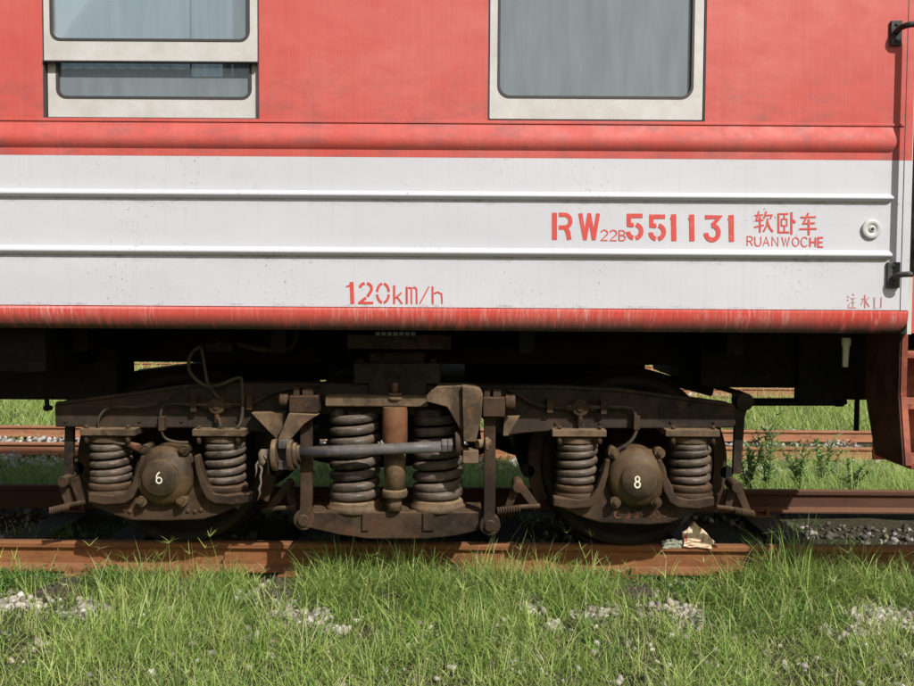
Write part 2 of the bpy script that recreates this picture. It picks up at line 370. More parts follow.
# ------------------------------------------------------------------ rails and sleepers
def rail_profile(yc, zt, h=.152):
    z0 = zt - h
    p = [(-.066, z0), (.066, z0), (.066, z0 + .010), (.035, z0 + .020), (.009, z0 + .032), (.008, zt - .045), (.012, zt - .037), (.034, zt - .030),
         (.035, zt - .010), (.030, zt - .003), (.018, zt), (-.018, zt), (-.030, zt - .003), (-.035, zt - .010), (-.034, zt - .030), (-.012, zt - .037),
         (-.008, zt - .045), (-.009, z0 + .032), (-.035, z0 + .020), (-.066, z0 + .010)]
    return [(yc + a, b) for a, b in p]
def rail(yc, zt, label, mt, x0=-25, x1=25, joint=None):
    r = MB().extr_x(rail_profile(yc, zt), x0, x1).build('rail', mt); tag(r, label, 'rail')
    if joint is not None:
        f = MB(); zc = zt - .080
        for sy in (-1, 1):
            f.extr_x([(yc + sy * .011, zc - .036), (yc + sy * .034, zc - .044), (yc + sy * .030, zc - .028), (yc + sy * .022, zc), (yc + sy * .030, zc + .030), (yc + sy * .012, zc + .038)], joint - .27, joint + .27); f.cut()
        fp = f.build('fishplate', M['rail'], r, .002)
        b = MB()
        for i in range(4): b.bolt((joint - .2 + i * .133, yc - .026, zc), .016, .018).cut()
        b.build('bolt', M['rail'], fp).name = 'bolt'
    return r
JX = (W(690, 565, -.8)[0])
rail(-.7525, 0, 'rusty orange rail nearest the camera, under the near wheels', M['rail'])
rail(.7525, 0, 'shaded brown rail under the far wheels of the coach', M['rail3'])
rail(TR2 - .7525, -.5, 'near rail of the first sunlit track beyond the coach', M['rail2'])
rail(TR2 + .7525, -.5, 'far rail of the first sunlit track beyond the coach', M['rail2'])
rail(TR3 - .7525, -.52, 'near rail of the second track beyond the coach', M['rail2'])
rail(TR3 + .7525, -.52, 'far rail of the second track beyond the coach', M['rail2'])
rail(TR4 - .7525, -.52, 'near rail of the most distant track', M['rail2'])
rail(TR4 + .7525, -.52, 'far rail of the most distant track', M['rail2'])
def sleeper_mesh():
    b = MB().box(-.11, .11, -1.14, 1.14, -.15, 0).build('sleeper', M['wood'], None, .006)
    pl = MB()
    for sy in (-1, 1): pl.box(-.08, .08, sy * .7525 - .14, sy * .7525 + .14, 0.0005, .010).cut()
    tp = pl.build('tie_plate', M['rail'], b, .002)
    c = MB()
    for sy in (-1, 1):
        for s2 in (-1, 1):
            for sx in (-.05, .05): c.box(sx - .012, sx + .012, sy * .7525 + s2 * .085 - .02, sy * .7525 + s2 * .085 + .02, .010, .030).cyl((sx, sy * .7525 + s2 * .095, .03), (sx, sy * .7525 + s2 * .095, .05), .012, n=6).cut()
    c.build('spike', M['rail'], b, .002)
    return b
proto = sleeper_mesh(); first = True
def copy_tree(o, parent=None):
    c = o.copy(); COL.objects.link(c); c.parent = parent
    for ch in list(o.children): copy_tree(ch, c)
    return c
XS0 = W(40, 590, -1.25)[0]
def place_sleeper(x, yc, z, label, group):
    global first
    s_ = proto if first else copy_tree(proto); first = False
    s_.location = (x + random.uniform(-.02, .02), yc + random.uniform(-.03, .03), z); s_.rotation_euler = (0, 0, random.uniform(-.012, .012))
    tag(s_, label, 'sleeper', group)
ORD = ['first', 'second', 'third', 'fourth', 'fifth', 'sixth', 'seventh', 'eighth', 'ninth', 'tenth']
for i in range(-1, 8): place_sleeper(XS0 + i * .585, 0, -.163, 'dark wooden sleeper under the coach, %s counted from the steps towards the wheels' % ORD[7 - i], 'wooden sleepers under the coach track')
for i in range(-8, 13): place_sleeper(i * .6, TR2, -.663, 'wooden sleeper half buried under the sunlit track behind', 'wooden sleepers under the track behind the coach')

# ------------------------------------------------------------------ coach
XL, XE = -14.0, W(911, 200, -1.55)[0]; YS = -1.55; XR = 3.05
def zc(py): return W(457, py, YS)[1]
Z_WB, Z_MT, Z_MB, Z_RW, Z_WE = zc(120), zc(124), zc(150), zc(157.5), zc(307.5)
coach = empty('railway_coach', (XE - 6, 0, 0), 'red and white sleeping coach with white lettering band, standing over the bogie', 'railway coach')
WIN1 = (W(42.5, 60, YS)[0], W(259, 60, YS)[0]); WIN2 = (W(488, 60, YS)[0], W(706, 60, YS)[0]); WTOP = 3.08
pitch = WIN2[0] - WIN1[0]
WINS = [(WIN1[0] - pitch, WIN1[1] - pitch), WIN1, WIN2]
bm = MB(); xs = [XL] + [v for p_ in WINS for v in p_] + [XE]
def slab(x0, x1, z0, z1): bm.box(x0, x1, YS, YS + .035, z0, z1)
slab(XL, XE, Z_RW, Z_WB); slab(XL, XE, WTOP, 3.62)
for i in range(0, len(xs), 2): slab(xs[i], xs[i + 1], Z_WB, WTOP)
bm.build('side_panel', 'red', coach)
# flat crease strip and swollen belt moulding under the windows
XM = W(899.5, 140, YS)[0]
def rounded_bar(x1, zt, zb, depth, r_end, prof_n=10, skew=.5, name='belt', mt='red', x0=XL):
    b = MB(); sec = []
    for i in range(prof_n + 1):
        t = i / prof_n; yy = math.sin(math.pi * t ** skew) ** .8; sec.append((yy, zt + (zb - zt) * t))
    zm = (zt + zb) / 2; rows = []
    stations = [(x0, 1.0), (x1 - r_end, 1.0)] + [(x1 - r_end + r_end * math.sin(a), math.cos(a)) for a in [math.pi / 2 * j / 7 for j in range(1, 8)]]
    v = []
    for x, f in stations:
        f = max(f, .02)
        for yy, z in sec: v.append((x, YS - .0005 - depth * yy * f ** .6, zm + (z - zm) * f))
    n = prof_n + 1
    b.add(v, [(i * n + j, i * n + j + 1, (i + 1) * n + j + 1, (i + 1) * n + j) for i in range(len(stations) - 1) for j in range(n - 1)], True)
    return b.build(name, mt, coach)
rounded_bar(XM, Z_MT, Z_MB, .020, .05, skew=1.5, name='belt_moulding')
MB().box(XL, XM + .02, YS - .006, YS, zc(123.6), zc(121)).build('belt_strip', 'red', coach, .002)
# white band
wb = MB().box(XL, XE, YS + .0005, YS + .03, Z_WE, Z_RW).build('white_band', 'white', coach)
XRIB = W(893, 200, YS)[0]
rounded_bar(XRIB, zc(191), zc(199.5), .026, .02, skew=1.15, name='rib', mt='white')
rounded_bar(XRIB, zc(247.5), zc(256.8), .028, .02, skew=1.15, name='rib', mt='white')
# turned-under skirt
sk = [(YS - .006, Z_WE - .003)] + [(YS - .006 + .095 * (1 - math.cos(a)), Z_WE - .018 - .090 * math.sin(a)) for a in [math.pi / 2 * i / 10 for i in range(11)]] + [(-1.40, Z_WE - .108), (-1.40, Z_WE - .08), (YS + .03, Z_WE - .003)]
MB().extr_x(sk, XL, XE, True).build('skirt', 'skirt', coach)
Z_SK = Z_WE - .108
# door bay at the end of the coach
MB().box(XE - .036, XE - .0335, YS - .0015, YS + .02, Z_WE, 3.5).build('panel_seam', 'rubber', coach)
MB().box(XE + .001, XE + .02, YS + .004, YS + .14, Z_SK, 3.5).build('door_jamb', 'frame', coach)
MB().box(XE + .02, XR - .1, YS + .14, YS + .18, Z_SK, 3.5).build('entrance_door', 'red', coach)
MB().box(XR - .1, XR, YS, YS + .2, Z_SK, 3.5).build('corner_post', 'red', coach)
# rest of the body: roof, far side, ends, floor
ro = MB(); pr = [(-1.55, 3.62)] + [(-1.55 * math.cos(a), 3.62 + .66 * math.sin(a) ** .8) for a in [math.pi * i / 24 for i in range(1, 24)]] + [(1.55, 3.62)]
ro.extr_x(pr, XL, XR, True); ro.build('roof', 'roof', coach)
MB().box(XL, XR, 1.515, 1.55, Z_SK, 3.62).build('far_side_panel', 'red', coach)
MB().box(XL - .03, XL, -1.5, 1.5, Z_SK, 3.62).build('end_wall', 'red', coach)
MB().box(XR - .03, XR - .001, -1.34, 1.51, Z_SK, 3.62).build('end_wall', 'red', coach)
MB().box(XL, XR, YS + .19, 1.51, Z_SK + .002, Z_SK + .10).build('floor_pan', 'dark', coach)
MB().box(XL, XR - .2, -.25, -.22, 1.3, 3.5).build('compartment_wall', 'inside', coach)
MB().box(XL, XE, -1.50, -.25, 1.30, 1.33).build('cabin_floor', 'inside', coach)

def ring_pts(x0, x1, z0, z1, r, n=7):
    c = [(x1 - r, z1 - r, 0), (x0 + r, z1 - r, 90), (x0 + r, z0 + r, 180), (x1 - r, z0 + r, 270)]; pts = []
    for cx, cz, a0 in c:
        for i in range(n + 1):
            a = math.radians(a0 + 90 * i / n); pts.append((cx + r * math.cos(a), cz + r * math.sin(a)))
    return pts
def ring(b, outer, inner, yf, yb):                 # ring between two same-length loops, with depth
    n = len(outer); v = [(x, yf, z) for x, z in outer] + [(x, yf, z) for x, z in inner] + [(x, yb, z) for x, z in inner] + [(x, yb, z) for x, z in outer]
    for q in range(4):
        a, c = q * n, ((q + 1) % 4) * n
        b.add(v, [(a + i, a + (i + 1) % n, c + (i + 1) % n, c + i) for i in range(n)], False)
    return b
def sash(parent, x0, x1, z0, z1, ox0, ox1, oz0, oz1, r, yf, glass_y):
    o = ring_pts(x0, x1, z0, z1, .004); i_ = ring_pts(ox0, ox1, oz0, oz1, r)
    fr = ring(MB(), o, i_, yf, yf + .03).build('window_frame', 'frame', parent)
    s2 = ring(MB(), ring_pts(ox0 - .001, ox1 + .001, oz0 - .001, oz1 + .001, r), ring_pts(ox0 + .010, ox1 - .010, oz0 + .010, oz1 - .010, r - .008), yf - .003, yf + .034)
    s2.build('gasket', 'rubber', fr)
    MB().add([(ox0 - .004, glass_y, oz0 - .004), (ox1 + .004, glass_y, oz0 - .004), (ox1 + .004, glass_y, oz1 + .004), (ox0 - .004, glass_y, oz1 + .004)], [(0, 1, 2, 3)]).build('glass', 'glass', fr)
    return fr
def curtain(parent, x0, x1, z0, z1, y, ph=0., amp=.0015):
    n = 90; v = []
    for i in range(n + 1):
        x = x0 + (x1 - x0) * i / n; yy = y + amp * math.sin(i * .62 + ph) + amp * .5 * math.sin(i * 1.7 + ph * 2); v += [(x, yy, z0), (x, yy, z1)]
    return MB().add(v, [(2 * i, 2 * i + 2, 2 * i + 3, 2 * i + 1) for i in range(n)], True).build('curtain', 'curtain', parent)
def jamb(x0, x1):
    o = ring_pts(x0 - .001, x1 + .001, Z_WB - .001, WTOP + .001, .003); i_ = ring_pts(x0 + .006, x1 - .006, Z_WB + .004, WTOP - .006, .003)
    return ring(MB(), o, i_, YS + .003, YS + .07).build('window_surround', 'rubber', coach)
def xw(px, Y=YS): return W(px, 60, Y)[0]
def sliding_window(dx):
    sr = jamb(WIN1[0] + dx, WIN1[1] + dx)
    z1 = W(150, 61, YS)[1]; zo = W(150, 41, YS)[1]
    sash(sr, xw(44.5) + dx, xw(257.5) + dx, z1, WTOP - .008, xw(51) + dx, xw(250) + dx, zo, WTOP - .08, .045, YS - .004, YS + .014)
    zb = W(150, 98.5, YS + .03)[1]
    sash(sr, xw(47.5, YS + .03) + dx, xw(258, YS + .03) + dx, Z_WB + .008, z1 + .06, xw(56, YS + .03) + dx, xw(251.5, YS + .03) + dx, zb, z1 + .05, .045, YS + .031, YS + .045)
    MB().box(WIN1[0] + .004 + dx, WIN1[1] - .004 + dx, YS - .012, YS + .02, z1 - .006, z1 - .001).build('weather_strip', 'rubber', sr)
    curtain(sr, WIN1[0] + dx + .02, WIN1[0] + dx + .62, Z_WB, WTOP, YS + .13, dx)
    curtain(sr, WIN1[0] + dx + .62, WIN1[1] + dx - .02, Z_WB + .22, WTOP, YS + .16, 2 + dx)
    MB().box(WIN1[0] + dx + .80, WIN1[0] + dx + .815, YS + .10, YS + .115, Z_WB, z1 + .1).build('guide_rail', 'frame', sr)
sliding_window(0); sliding_window(-pitch)
sr = jamb(*WIN2)
sash(sr, xw(490), xw(703.5), Z_WB + .008, WTOP - .008, xw(498), xw(694), W(590, 98, YS)[1], WTOP - .08, .055, YS + .004, YS + .022)
curtain(sr, WIN2[0] + .02, WIN2[1] - .02, Z_WB, WTOP, YS + .20, 1.3, .0015)
b = MB(); b.box(xw(526, -1.42), xw(590, -1.42), -1.42, -1.39, W(555, 93, -1.42)[1], W(555, 78, -1.42)[1]); b.build('folded_towel', 'pvc', sr, .004)
MB().box(xw(612, -1.42), xw(616, -1.42), -1.42, -1.40, W(612, 94, -1.42)[1], W(612, 76, -1.42)[1]).build('latch', 'pvc', sr)

# handrails by the door
def handrail():
    root = MB(); Yh = YS - .085; xb = W(918, 100, Yh)[0]
    zt = W(898, 27, YS)[1]; zl = W(893, 275, YS)[1]
    root.tube([(xb, Yh, zl - .004), (xb, Yh, (zt + zl) / 2), (xb, Yh, zt + .001)], .014, 12, 2)
    hr = root.build('handrail', 'blackpaint', coach)
    for px0, px1, py0, py1, ay in ((891.5, 902, 20, 45, 28), (888, 900, 262, 288, 274)):
        b = MB(); b.pbox(px0, px1, py0, py1, YS - .016, YS - .001)
        xa, za = W((px0 + px1) / 2, ay + 4, YS - .016)
        b.tube([(xa, YS - .01, za), (xa + .004, YS - .05, za + .012), (xa + .03, Yh + .004, za + .016), (xb, Yh, za + .016)], .0135, 10, 5)
        x_, z_ = W((px0 + px1) / 2, py0 + 4, YS - .016); b.cyl((x_, YS - .016, z_), (x_, YS - .022, z_), .008, n=8)
        x_, z_ = W((px0 + px1) / 2, py1 - 4, YS - .016); b.cyl((x_, YS - .016, z_), (x_, YS - .022, z_), .008, n=8)
        b.build('bracket', 'blackpaint', hr, .003)
handrail()
# round lock
x_, z_ = W(871, 229, YS); lk = MB().lathe((x_, YS, z_), (0, -1, 0), [(0, .043), (.012, .043), (.014, .041), (.0145, .021), (.011, .020), (.011, .015), (.015, .0145), (.0165, .013), (.0165, 0)]).build('lock', 'alu', coach)
MB().lathe((x_, YS - .0165, z_), (0, -1, 0), [(0, .0075), (.003, .0075), (.003, .004), (.001, .003), (.001, 0)], 6).build('keyhole', 'rubber', lk)

# lettering: strokes measured in the photograph, painted on the white band
YT = YS - .0012
def stroke(b, pts, wd, Y=YT, wpx=None):
    pts = [Vector(P(x, y, Y)) for x, y in pts]; h = wd * k(Y) / 2; n = len(pts); A = []; B = []
    for i, p in enumerate(pts):
        d0 = (pts[i] - pts[i - 1]).normalized() if i else None; d1 = (pts[i + 1] - pts[i]).normalized() if i < n - 1 else None
        d0 = d0 or d1; d1 = d1 or d0; t = (d0 + d1).normalized() if (d0 + d1).length > 1e-3 else d1
        nn = Vector((-t.z, 0, t.x)); c = max(.55, nn.dot(Vector((-d1.z, 0, d1.x)))); A.append(p + nn * h / c); B.append(p - nn * h / c)
    b.add(A + B, [(i, i + 1, n + i + 1, n + i) for i in range(n - 1)])
def arc(cx, cy, rx, ry, a0, a1, n=9): return [(cx + rx * math.cos(math.radians(a0 + (a1 - a0) * i / n)), cy - ry * math.sin(math.radians(a0 + (a1 - a0) * i / n))) for i in range(n + 1)]
def letters(name, strokes, m='lettering', Y=YT, parent=wb):
    b = MB(); j = 0
    for pts, wd in strokes: stroke(b, pts, wd, Y - .00004 * j); j += 1
    return b.build(name, m, parent)
st = []
st += [([(554.6, 212.6), (554.6, 239.7)], 5.0), ([(558.8, 214.6), (564.5, 214.6)] + arc(564.5, 221, 6, 6.4, 80, -80) + [(558.8, 227.4)], 4.2), ([(566.2, 228.5), (568, 232), (569.4, 239.6)], 4.6)]
st += [([(580.3, 213.2), (585.2, 239.9)], 3.9), ([(589.4, 213.2), (585.0, 239.9)], 3.7), ([(589.2, 213.2), (593.9, 239.9)], 3.7), ([(598.2, 213.4), (593.7, 239.9)], 3.9)]
def five(x, y):   # x, y of the upper left corner
    return [([(x + 16, y + 2.1), (x + 2.4, y + 2.1), (x + 2.4, y + 11.0), (x + 6.5, y + 11.6)], 4.3),
            (arc(x + 8, y + 17.6, 6.3, 6.8, 118, 97, 2), 4.2), (arc(x + 8.2, y + 17.6, 6.5, 6.8, 78, -82), 4.5), (arc(x + 7.6, y + 17.6, 6.0, 6.8, 262, 182, 6), 4.4)]
st += five(626.6, 213.6) + five(649.2, 214.4)
def one(x, y, h=26.6): return [([(x + 3.1, y), (x + 3.5, y + h)], 5.0), ([(x + .3, y + 5.2), (x + 2, y + 4.2)], 3.6)]
st += one(670.6, 214.2) + one(688.7, 214.4) + one(728.2, 214.9)
st += [([(705.2, 217), (719.6, 217), (712.5, 225)], 4.2), (arc(712.3, 232.6, 6.3, 7.2, 95, -178, 14), 4.5)]
letters('coach_number', st)
def two(x, y, w_, h_, t): return (arc(x + w_ / 2, y + h_ * .3, w_ / 2, h_ * .3, 165, -20, 8) + [(x, y + h_), (x + w_, y + h_)], t)
letters('coach_class', [two(601, 230, 6.6, 10.3, 1.25), two(610, 230.2, 6.6, 10.3, 1.25), ([(619.2, 230), (619.2, 240.8)], 1.4),
    ([(620, 230.4)] + arc(622, 232.7, 2.8, 2.3, 80, -80, 6) + [(620.4, 235.2)], 1.2), ([(620.4, 235.6)] + arc(622.2, 238, 3.1, 2.5, 80, -80, 6) + [(620, 240.6)], 1.2)])
# Chinese characters for soft sleeping coach, and its spelling
hz = [([(754.6, 215.5), (763, 214.7)], 1.5), ([(759.0, 211), (756.2, 220.6), (763.6, 219.9)], 1.6), ([(760.0, 216.5), (760.0, 232.6)], 2.0), ([(754.2, 227.2), (764, 225.0)], 1.6),
      ([(766.4, 211.2), (764.2, 218.4)], 1.8), ([(766, 215.4), (772, 215.0), (770.2, 219)], 1.5), ([(767.8, 218), (767, 225), (763.6, 231.6)], 1.7), ([(767.6, 222), (769.6, 227.6), (773, 231.8)], 2.0)]
hz += [([(778.6, 213.2), (778.6, 232.2), (789.5, 232.2)], 1.9), ([(778.6, 213.8), (788.6, 213.8)], 1.5), ([(781.6, 219), (787, 219), (787, 225.6), (781.6, 225.6), (781.6, 219)], 1.3), ([(784.4, 214), (784.4, 219)], 1.5), ([(784.4, 225.6), (784.4, 232)], 1.5),
       ([(791.6, 212), (791.6, 234.4)], 2.1), ([(792, 219.5), (795.4, 222.8)], 2.2)]
hz += [([(800.6, 217.2), (816, 216.8)], 1.6), ([(808.6, 212.8), (803.4, 223.4), (815, 222.9)], 1.8), ([(808.9, 219), (808.9, 235)], 2.1), ([(799.6, 229), (817, 228.6)], 1.7)]
letters('coach_type', hz)
def latin(word, x, y, wd, h_, sp, t):
    o = []
    for ch in word:
        g_ = {'R': [[(0, 1), (0, 0), (.6, 0), (.95, .12), (.95, .38), (.6, .5), (0, .5)], [(.5, .5), (1, 1)]], 'U': [[(0, 0), (0, .75), (.25, 1), (.75, 1), (1, .75), (1, 0)]],
             'A': [[(0, 1), (.5, 0), (1, 1)], [(.2, .65), (.8, .65)]], 'N': [[(0, 1), (0, 0), (1, 1), (1, 0)]], 'W': [[(0, 0), (.28, 1), (.5, .1), (.72, 1), (1, 0)]],
             'O': [[(.5, 0), (.1, .2), (0, .5), (.1, .8), (.5, 1), (.9, .8), (1, .5), (.9, .2), (.5, 0)]], 'C': [[(1, .2), (.75, 0), (.3, .02), (0, .3), (0, .7), (.3, .98), (.75, 1), (1, .8)]],
             'H': [[(0, 0), (0, 1)], [(1, 0), (1, 1)], [(0, .5), (1, .5)]], 'E': [[(1, 0), (0, 0), (0, 1), (1, 1)], [(0, .5), (.85, .5)]]}[ch]
        w2 = wd * (1.25 if ch == 'W' else 1)
        for s_ in g_: o.append(([(x + a * w2, y + b_ * h_) for a, b_ in s_], t))
        x += w2 + sp; y += .055
    return o
letters('coach_type_spelling', sum([latin(ch, x_, 236.4 + (x_ - 747) * .016, w_, 9.3, 0, t_) for ch, x_, w_, t_ in (('R', 747.3, 5.4, 1.05), ('U', 755, 6, 1.05), ('A', 763.2, 6, .9), ('N', 772.2, 5.8, 1.1), ('W', 782, 5.9, 1.1), ('O', 792.4, 6.6, .95), ('C', 801.3, 6.0, 1.05), ('H', 810.2, 5.4, 1.6), ('E', 818.3, 5.0, 1.6))], []))
sp = [([(349.8, 282.2), (353.0, 303.6)], 3.8), ([(346.2, 286.6), (349.5, 285.6), (351, 283)], 1.6)]
sp[0] = ([(351.6, 281.9), (352.4, 303.8)], 3.9)
sp += [(arc(365.6, 288.4, 5.7, 5.2, 170, 98, 5), 2.8), (arc(366, 288.4, 5.7, 5.2, 80, -25, 6) + [(367.5, 296.5)], 2.8), ([(366, 297.6), (360, 302.4)], 2.6), ([(358.2, 302.8), (373.3, 302.8)], 2.4)]
for a0, a1 in ((82, 8), (98, 172), (188, 262), (278, 352)): sp.append((arc(383, 293, 5.9, 9.6, a0, a1, 6), 2.4))
sp += [([(394.2, 285.3), (394.2, 303.8)], 2.0), ([(401.6, 292.6), (395.4, 298.2)], 1.5), ([(397.2, 297), (402.2, 303.8)], 1.7), ([(406.8, 286.6), (406.8, 303.9)], 2.0),
       ([(408.4, 287.6), (411.4, 288), (411.6, 303.9)], 1.5), ([(412.8, 287.6), (415.4, 287.4), (416.6, 289.5), (416.8, 303.9)], 1.6),
       ([(429, 286.6), (419.8, 303.6)], 1.3), ([(432.6, 286.4), (432.8, 303.9)], 1.9), ([(434, 293.4), (438, 292), (441.6, 294), (442.2, 303.6)], 1.5)]
letters('speed_marking', sp)
letters('water_inlet_marking', [([(847.4, 296), (849, 297.4)], .9), ([(847.2, 299.4), (848.6, 300.6)], .9), ([(848, 307.6), (849.4, 303.6)], .9), ([(852.6, 293.6), (854, 295.6)], 1.0), ([(850.6, 298.4), (855.4, 298.2)], .7), ([(853, 298.4), (853, 307.6)], .8), ([(851, 302.6), (855, 302.4)], .6), ([(848.6, 307.8), (856, 307.6)], .9),
    ([(865, 294.6), (865, 308)], 1.3), ([(861.4, 299), (863.6, 298.6), (861.2, 305)], .8), ([(869, 297), (866, 300.6)], .9), ([(865.6, 300.6), (869.4, 306.6)], 1.1), ([(874.5, 297), (874.5, 308)], 1.2), ([(881.6, 297), (881, 307.6)], 1.0)], 'faint')
# maker's style row of scuffed marks over the lower rib is left to the paint's own grime

# underframe gear, all hung from the coach floor
b = MB(); zb = W(330, 363, -.35)[1]; b.box(XL, XR - .1, -.35, -.27, zb, Z_SK + .004).box(XL, XR - .1, .27, .35, zb, Z_SK + .004).box(XL, XR - .1, -.27, .27, zb + .01, zb + .03)
b.build('centre_sill', 'dark', coach)
for xx in (-3.4, -1.9, -.9, .35, 1.4): MB().box(xx - .04, xx + .04, -1.05, 1.05, Z_SK - .13, Z_SK + .003).build('cross_bearer', 'dark', coach, .004)
x0 = W(135, 380, -.3)[0]; z0 = W(60, 400, -.6)[1]
eb = MB().box(-4.3, x0, -.6, -.3, z0, Z_SK - .115); eb.build('equipment_box', 'dark', coach, .01)
b = MB(); b.box(-4.3, x0 - .1, -1.28, -.62, W(30, 372, -1.28)[1], Z_SK - .002); b.build('battery_box', 'dark', coach, .01)
x0 = W(700, 380, -.6)[0]; z0 = W(760, 388, -.6)[1]; x1 = W(880, 380, -.6)[0]
MB().box(x0, x1, -.6, .7, z0, Z_SK - .005).build('water_tank', 'dark', coach, .02, 3)
MB().box(W(795, 390, -.62)[0], x1 + .02, -.66, -.602, W(830, 399, -.62)[1], Z_SK - .002).build('tank_bearer', 'dark', coach, .004)
b = MB(); b.cyl(P(742, 402, -.3), P(836, 402, -.3), 5 * k(-.3) * .8, n=12); b.bolt(P(836, 402, -.3), .03, .04, (1, 0, 0)); b.build('brake_pull_rod', 'dark', coach)
MB().pbox(855.5, 859, 385, 431, -.5, -.49).build('hanging_strap', 'dark', coach)
MB().lathe(P(846.5, 338, -1.25), (-.02, 0, -1), [(0, .021), (.035, .021), (.04, .016), (.14, .013), (.14, .009), (0, .009)], 16).build('drain_pipe', 'pvc', coach)
b = MB(); b.pbox(347, 451, 334, 349.5, -1.24, -.3); b.build('body_bolster', 'frameiron', coach, .006)
b = MB()
for i in range(7): b.pbox(375.5 + i * 5.9, 380 + i * 5.9, 331.9, 335.6, -1.27 , -1.262)
b.build('stencilled_plate', mat('pale_blue_stencil', (.20, .23, .26), .7), coach)
b = MB(); b.tube([P(234, 343, -1.0), P(262, 349.7, -1.0), P(286, 349.7, -1.0), P(295, 341, -1.0), P(297, 326, -1.0)], .014, 8, 6); b.build('air_hose', 'frameiron', coach)
b = MB(); b.pbox(205, 232, 343, 352, -1.05, -.98).cyl(P(218.5, 345, -1.06), P(218.5, 345, -1.0), .02); b.build('valve_block', 'dark', coach, .004)
b = MB(); b.cyl(P(47, 398, -.9), P(47, 411, -.9), .012).cyl(P(44, 408, -.9), P(52, 408, -.9), .012).cyl(P(40, 398, -.9), P(54, 398, -.9), .009); b.build('drain_valve', 'dark', coach)
MB().cyl((.05, .1, 1.0), (1.15, .1, 1.0), .15, n=28).build('gap_blackout_drum', 'dark', coach)  # added dark drum, covers a pale gap so the underside stays black
# entrance steps
YSx = -1.49; X0 = W(902, 360, -1.49)[0]
side = [(-1.49, Z_SK), (-1.49, .885), (-1.555, .575), (-1.26, .575), (-1.13, .865), (-1.12, Z_SK)]
def yz_prism(b, prof, x0, x1): return b.extr_x(prof, x0, x1)
st_ = MB(); yz_prism(st_, side, X0 - .012, X0)
sp_ = st_.build('step_side', 'stepshade', coach)
b = MB(); b.box(X0 - .004, X0 + .022, -1.4965, -1.4905, .885, Z_SK - .002); yz_prism(b, [(-1.4965, .883), (-1.4905, .883), (-1.5555, .575), (-1.5615, .575)], X0 - .002, X0 + .026); b.build('step_flange', 'steps', sp_)
for j, (zz, ya, yb) in enumerate(((W(905, 352, -1.45)[1], -1.44, -1.12), (W(905, 402, -1.45)[1], -1.49, -1.15), (.585, -1.55, -1.24))):
    MB().box(X0 + .027, XR - .15, ya, yb, zz - .03, zz).build('step_tread', 'steps', coach, .003)
    if j < 2: MB().box(X0 + .027, XR - .15, yb, yb + .012, zz - .32, zz - .031).build('step_riser', 'steps', coach)
yz2 = MB(); yz_prism(yz2, side, XR - .15, XR - .138); yz2.build('step_side', 'stepshade', coach)

# ------------------------------------------------------------------ bogie
CX = (W(163, 476, -1.0)[0] + W(637, 476, -1.0)[0]) / 2
bogie = empty('bogie', (CX, 0, 0), 'dusty brown four-wheel bogie with coil springs under the coach', 'bogie')
near = []      # parts of the near side that the far side repeats
def part(b, name, m, bevel=.003, parent=bogie, far=True):
    o = b.build(name, m, parent, bevel)
    if parent is bogie and far: near.extend(b.objs)
    return o
YF = -1.05
sf = part(MB().prism([(54.5, 403), (126.5, 394), (187, 385.5), (245, 383.5), (340, 384), (440, 385), (480, 386), (556, 386.5), (620, 389.5), (676, 397), (734, 404.5), (736, 410), (736, 424), (733, 428), (667, 428.6), (606, 428.5), (553, 431), (526, 433), (503, 436), (492, 430), (480, 416), (318, 414), (300, 430), (262, 432), (246, 431), (192, 428), (135, 428), (55, 427)], YF, YF + .16), 'side_frame', 'frameiron', .008)
b = MB()
b.prism([(56, 402), (126.5, 393), (187, 384.5), (245, 382.6), (245, 385.6), (187, 387.6), (126.5, 396), (56, 405)], YF - .014, YF - .0005).cut()
b.prism([(503, 385.5), (556, 385.6), (620, 388.4), (676, 396), (733, 403.6), (733, 406.6), (676, 399), (620, 391.6), (556, 388.6), (503, 388.6)], YF - .014, YF - .0005)
b.build('top_flange', M['frameiron'], sf, .002)
b = MB()
b.prism([(251, 413), (286, 412.5), (283, 440), (277, 440)], -1.14, -1.052).cut()
b.prism([(504, 417), (520, 416), (508, 436), (503, 436)], -1.10, -1.052); b.build('gusset', M['tan'], sf, .003)
b = MB()
for px, py in ((66, 421), (140, 421), (182, 421), (238, 421), (556, 423), (600, 423), (671, 422), (714, 422), (145, 400), (200, 396), (630, 398), (690, 405)): b.bolt(P(px, py, YF), .010, .007).cut()
b.build('frame_bolt', M['frameiron'], sf)

def axle_spring(pxc, y0, y1, plate):
    c = P(pxc, (y0 + y1) / 2, -1.0); zt = W(pxc, y0 + 4.5, -1.0)[1]; zb_ = W(pxc, y1, -1.0)[1]
    o = part(MB().coil(c.x, -1.0, zb_, zt, .0885, .0180, 4.7, random.uniform(0, 6)).coil(c.x, -1.0, zb_ + .01, zt - .01, .050, .010, 7, 1, 6), 'coil_spring', 'spring', 0)
    s = MB().lathe((c.x, -1.0, zb_ - .066), (0, 0, 1), [(0, .0), (0, .116), (.020, .118), (.028, .108), (.034, .106), (.038, .113), (.058, .113), (.066, .104), (.066, 0)], 36); s.build('spring_seat', M['iron'], o)
    t = MB().pbox(plate[0], plate[1], plate[2], plate[3], -1.125, -.89)
    xm = c.x; t.lathe((xm, -1.0, zt + .001), (0, 0, 1), [(0, 0), (0, .105), (.03, .105), (.03, 0)], 28); pl = t.build('top_plate', M['tan'], o, .003)
    bb = MB()
    for px in (plate[0] + 7, plate[1] - 7):
        q = P(px, plate[3], -1.10); bb.cyl(q, q + Vector((0, 0, -.035)), .013, n=6); q = P(px, plate[2], -1.10); bb.cyl(q, q + Vector((0, 0, .02)), .010, n=8); bb.cut()
    bb.build('plate_bolt', M['iron'], o)
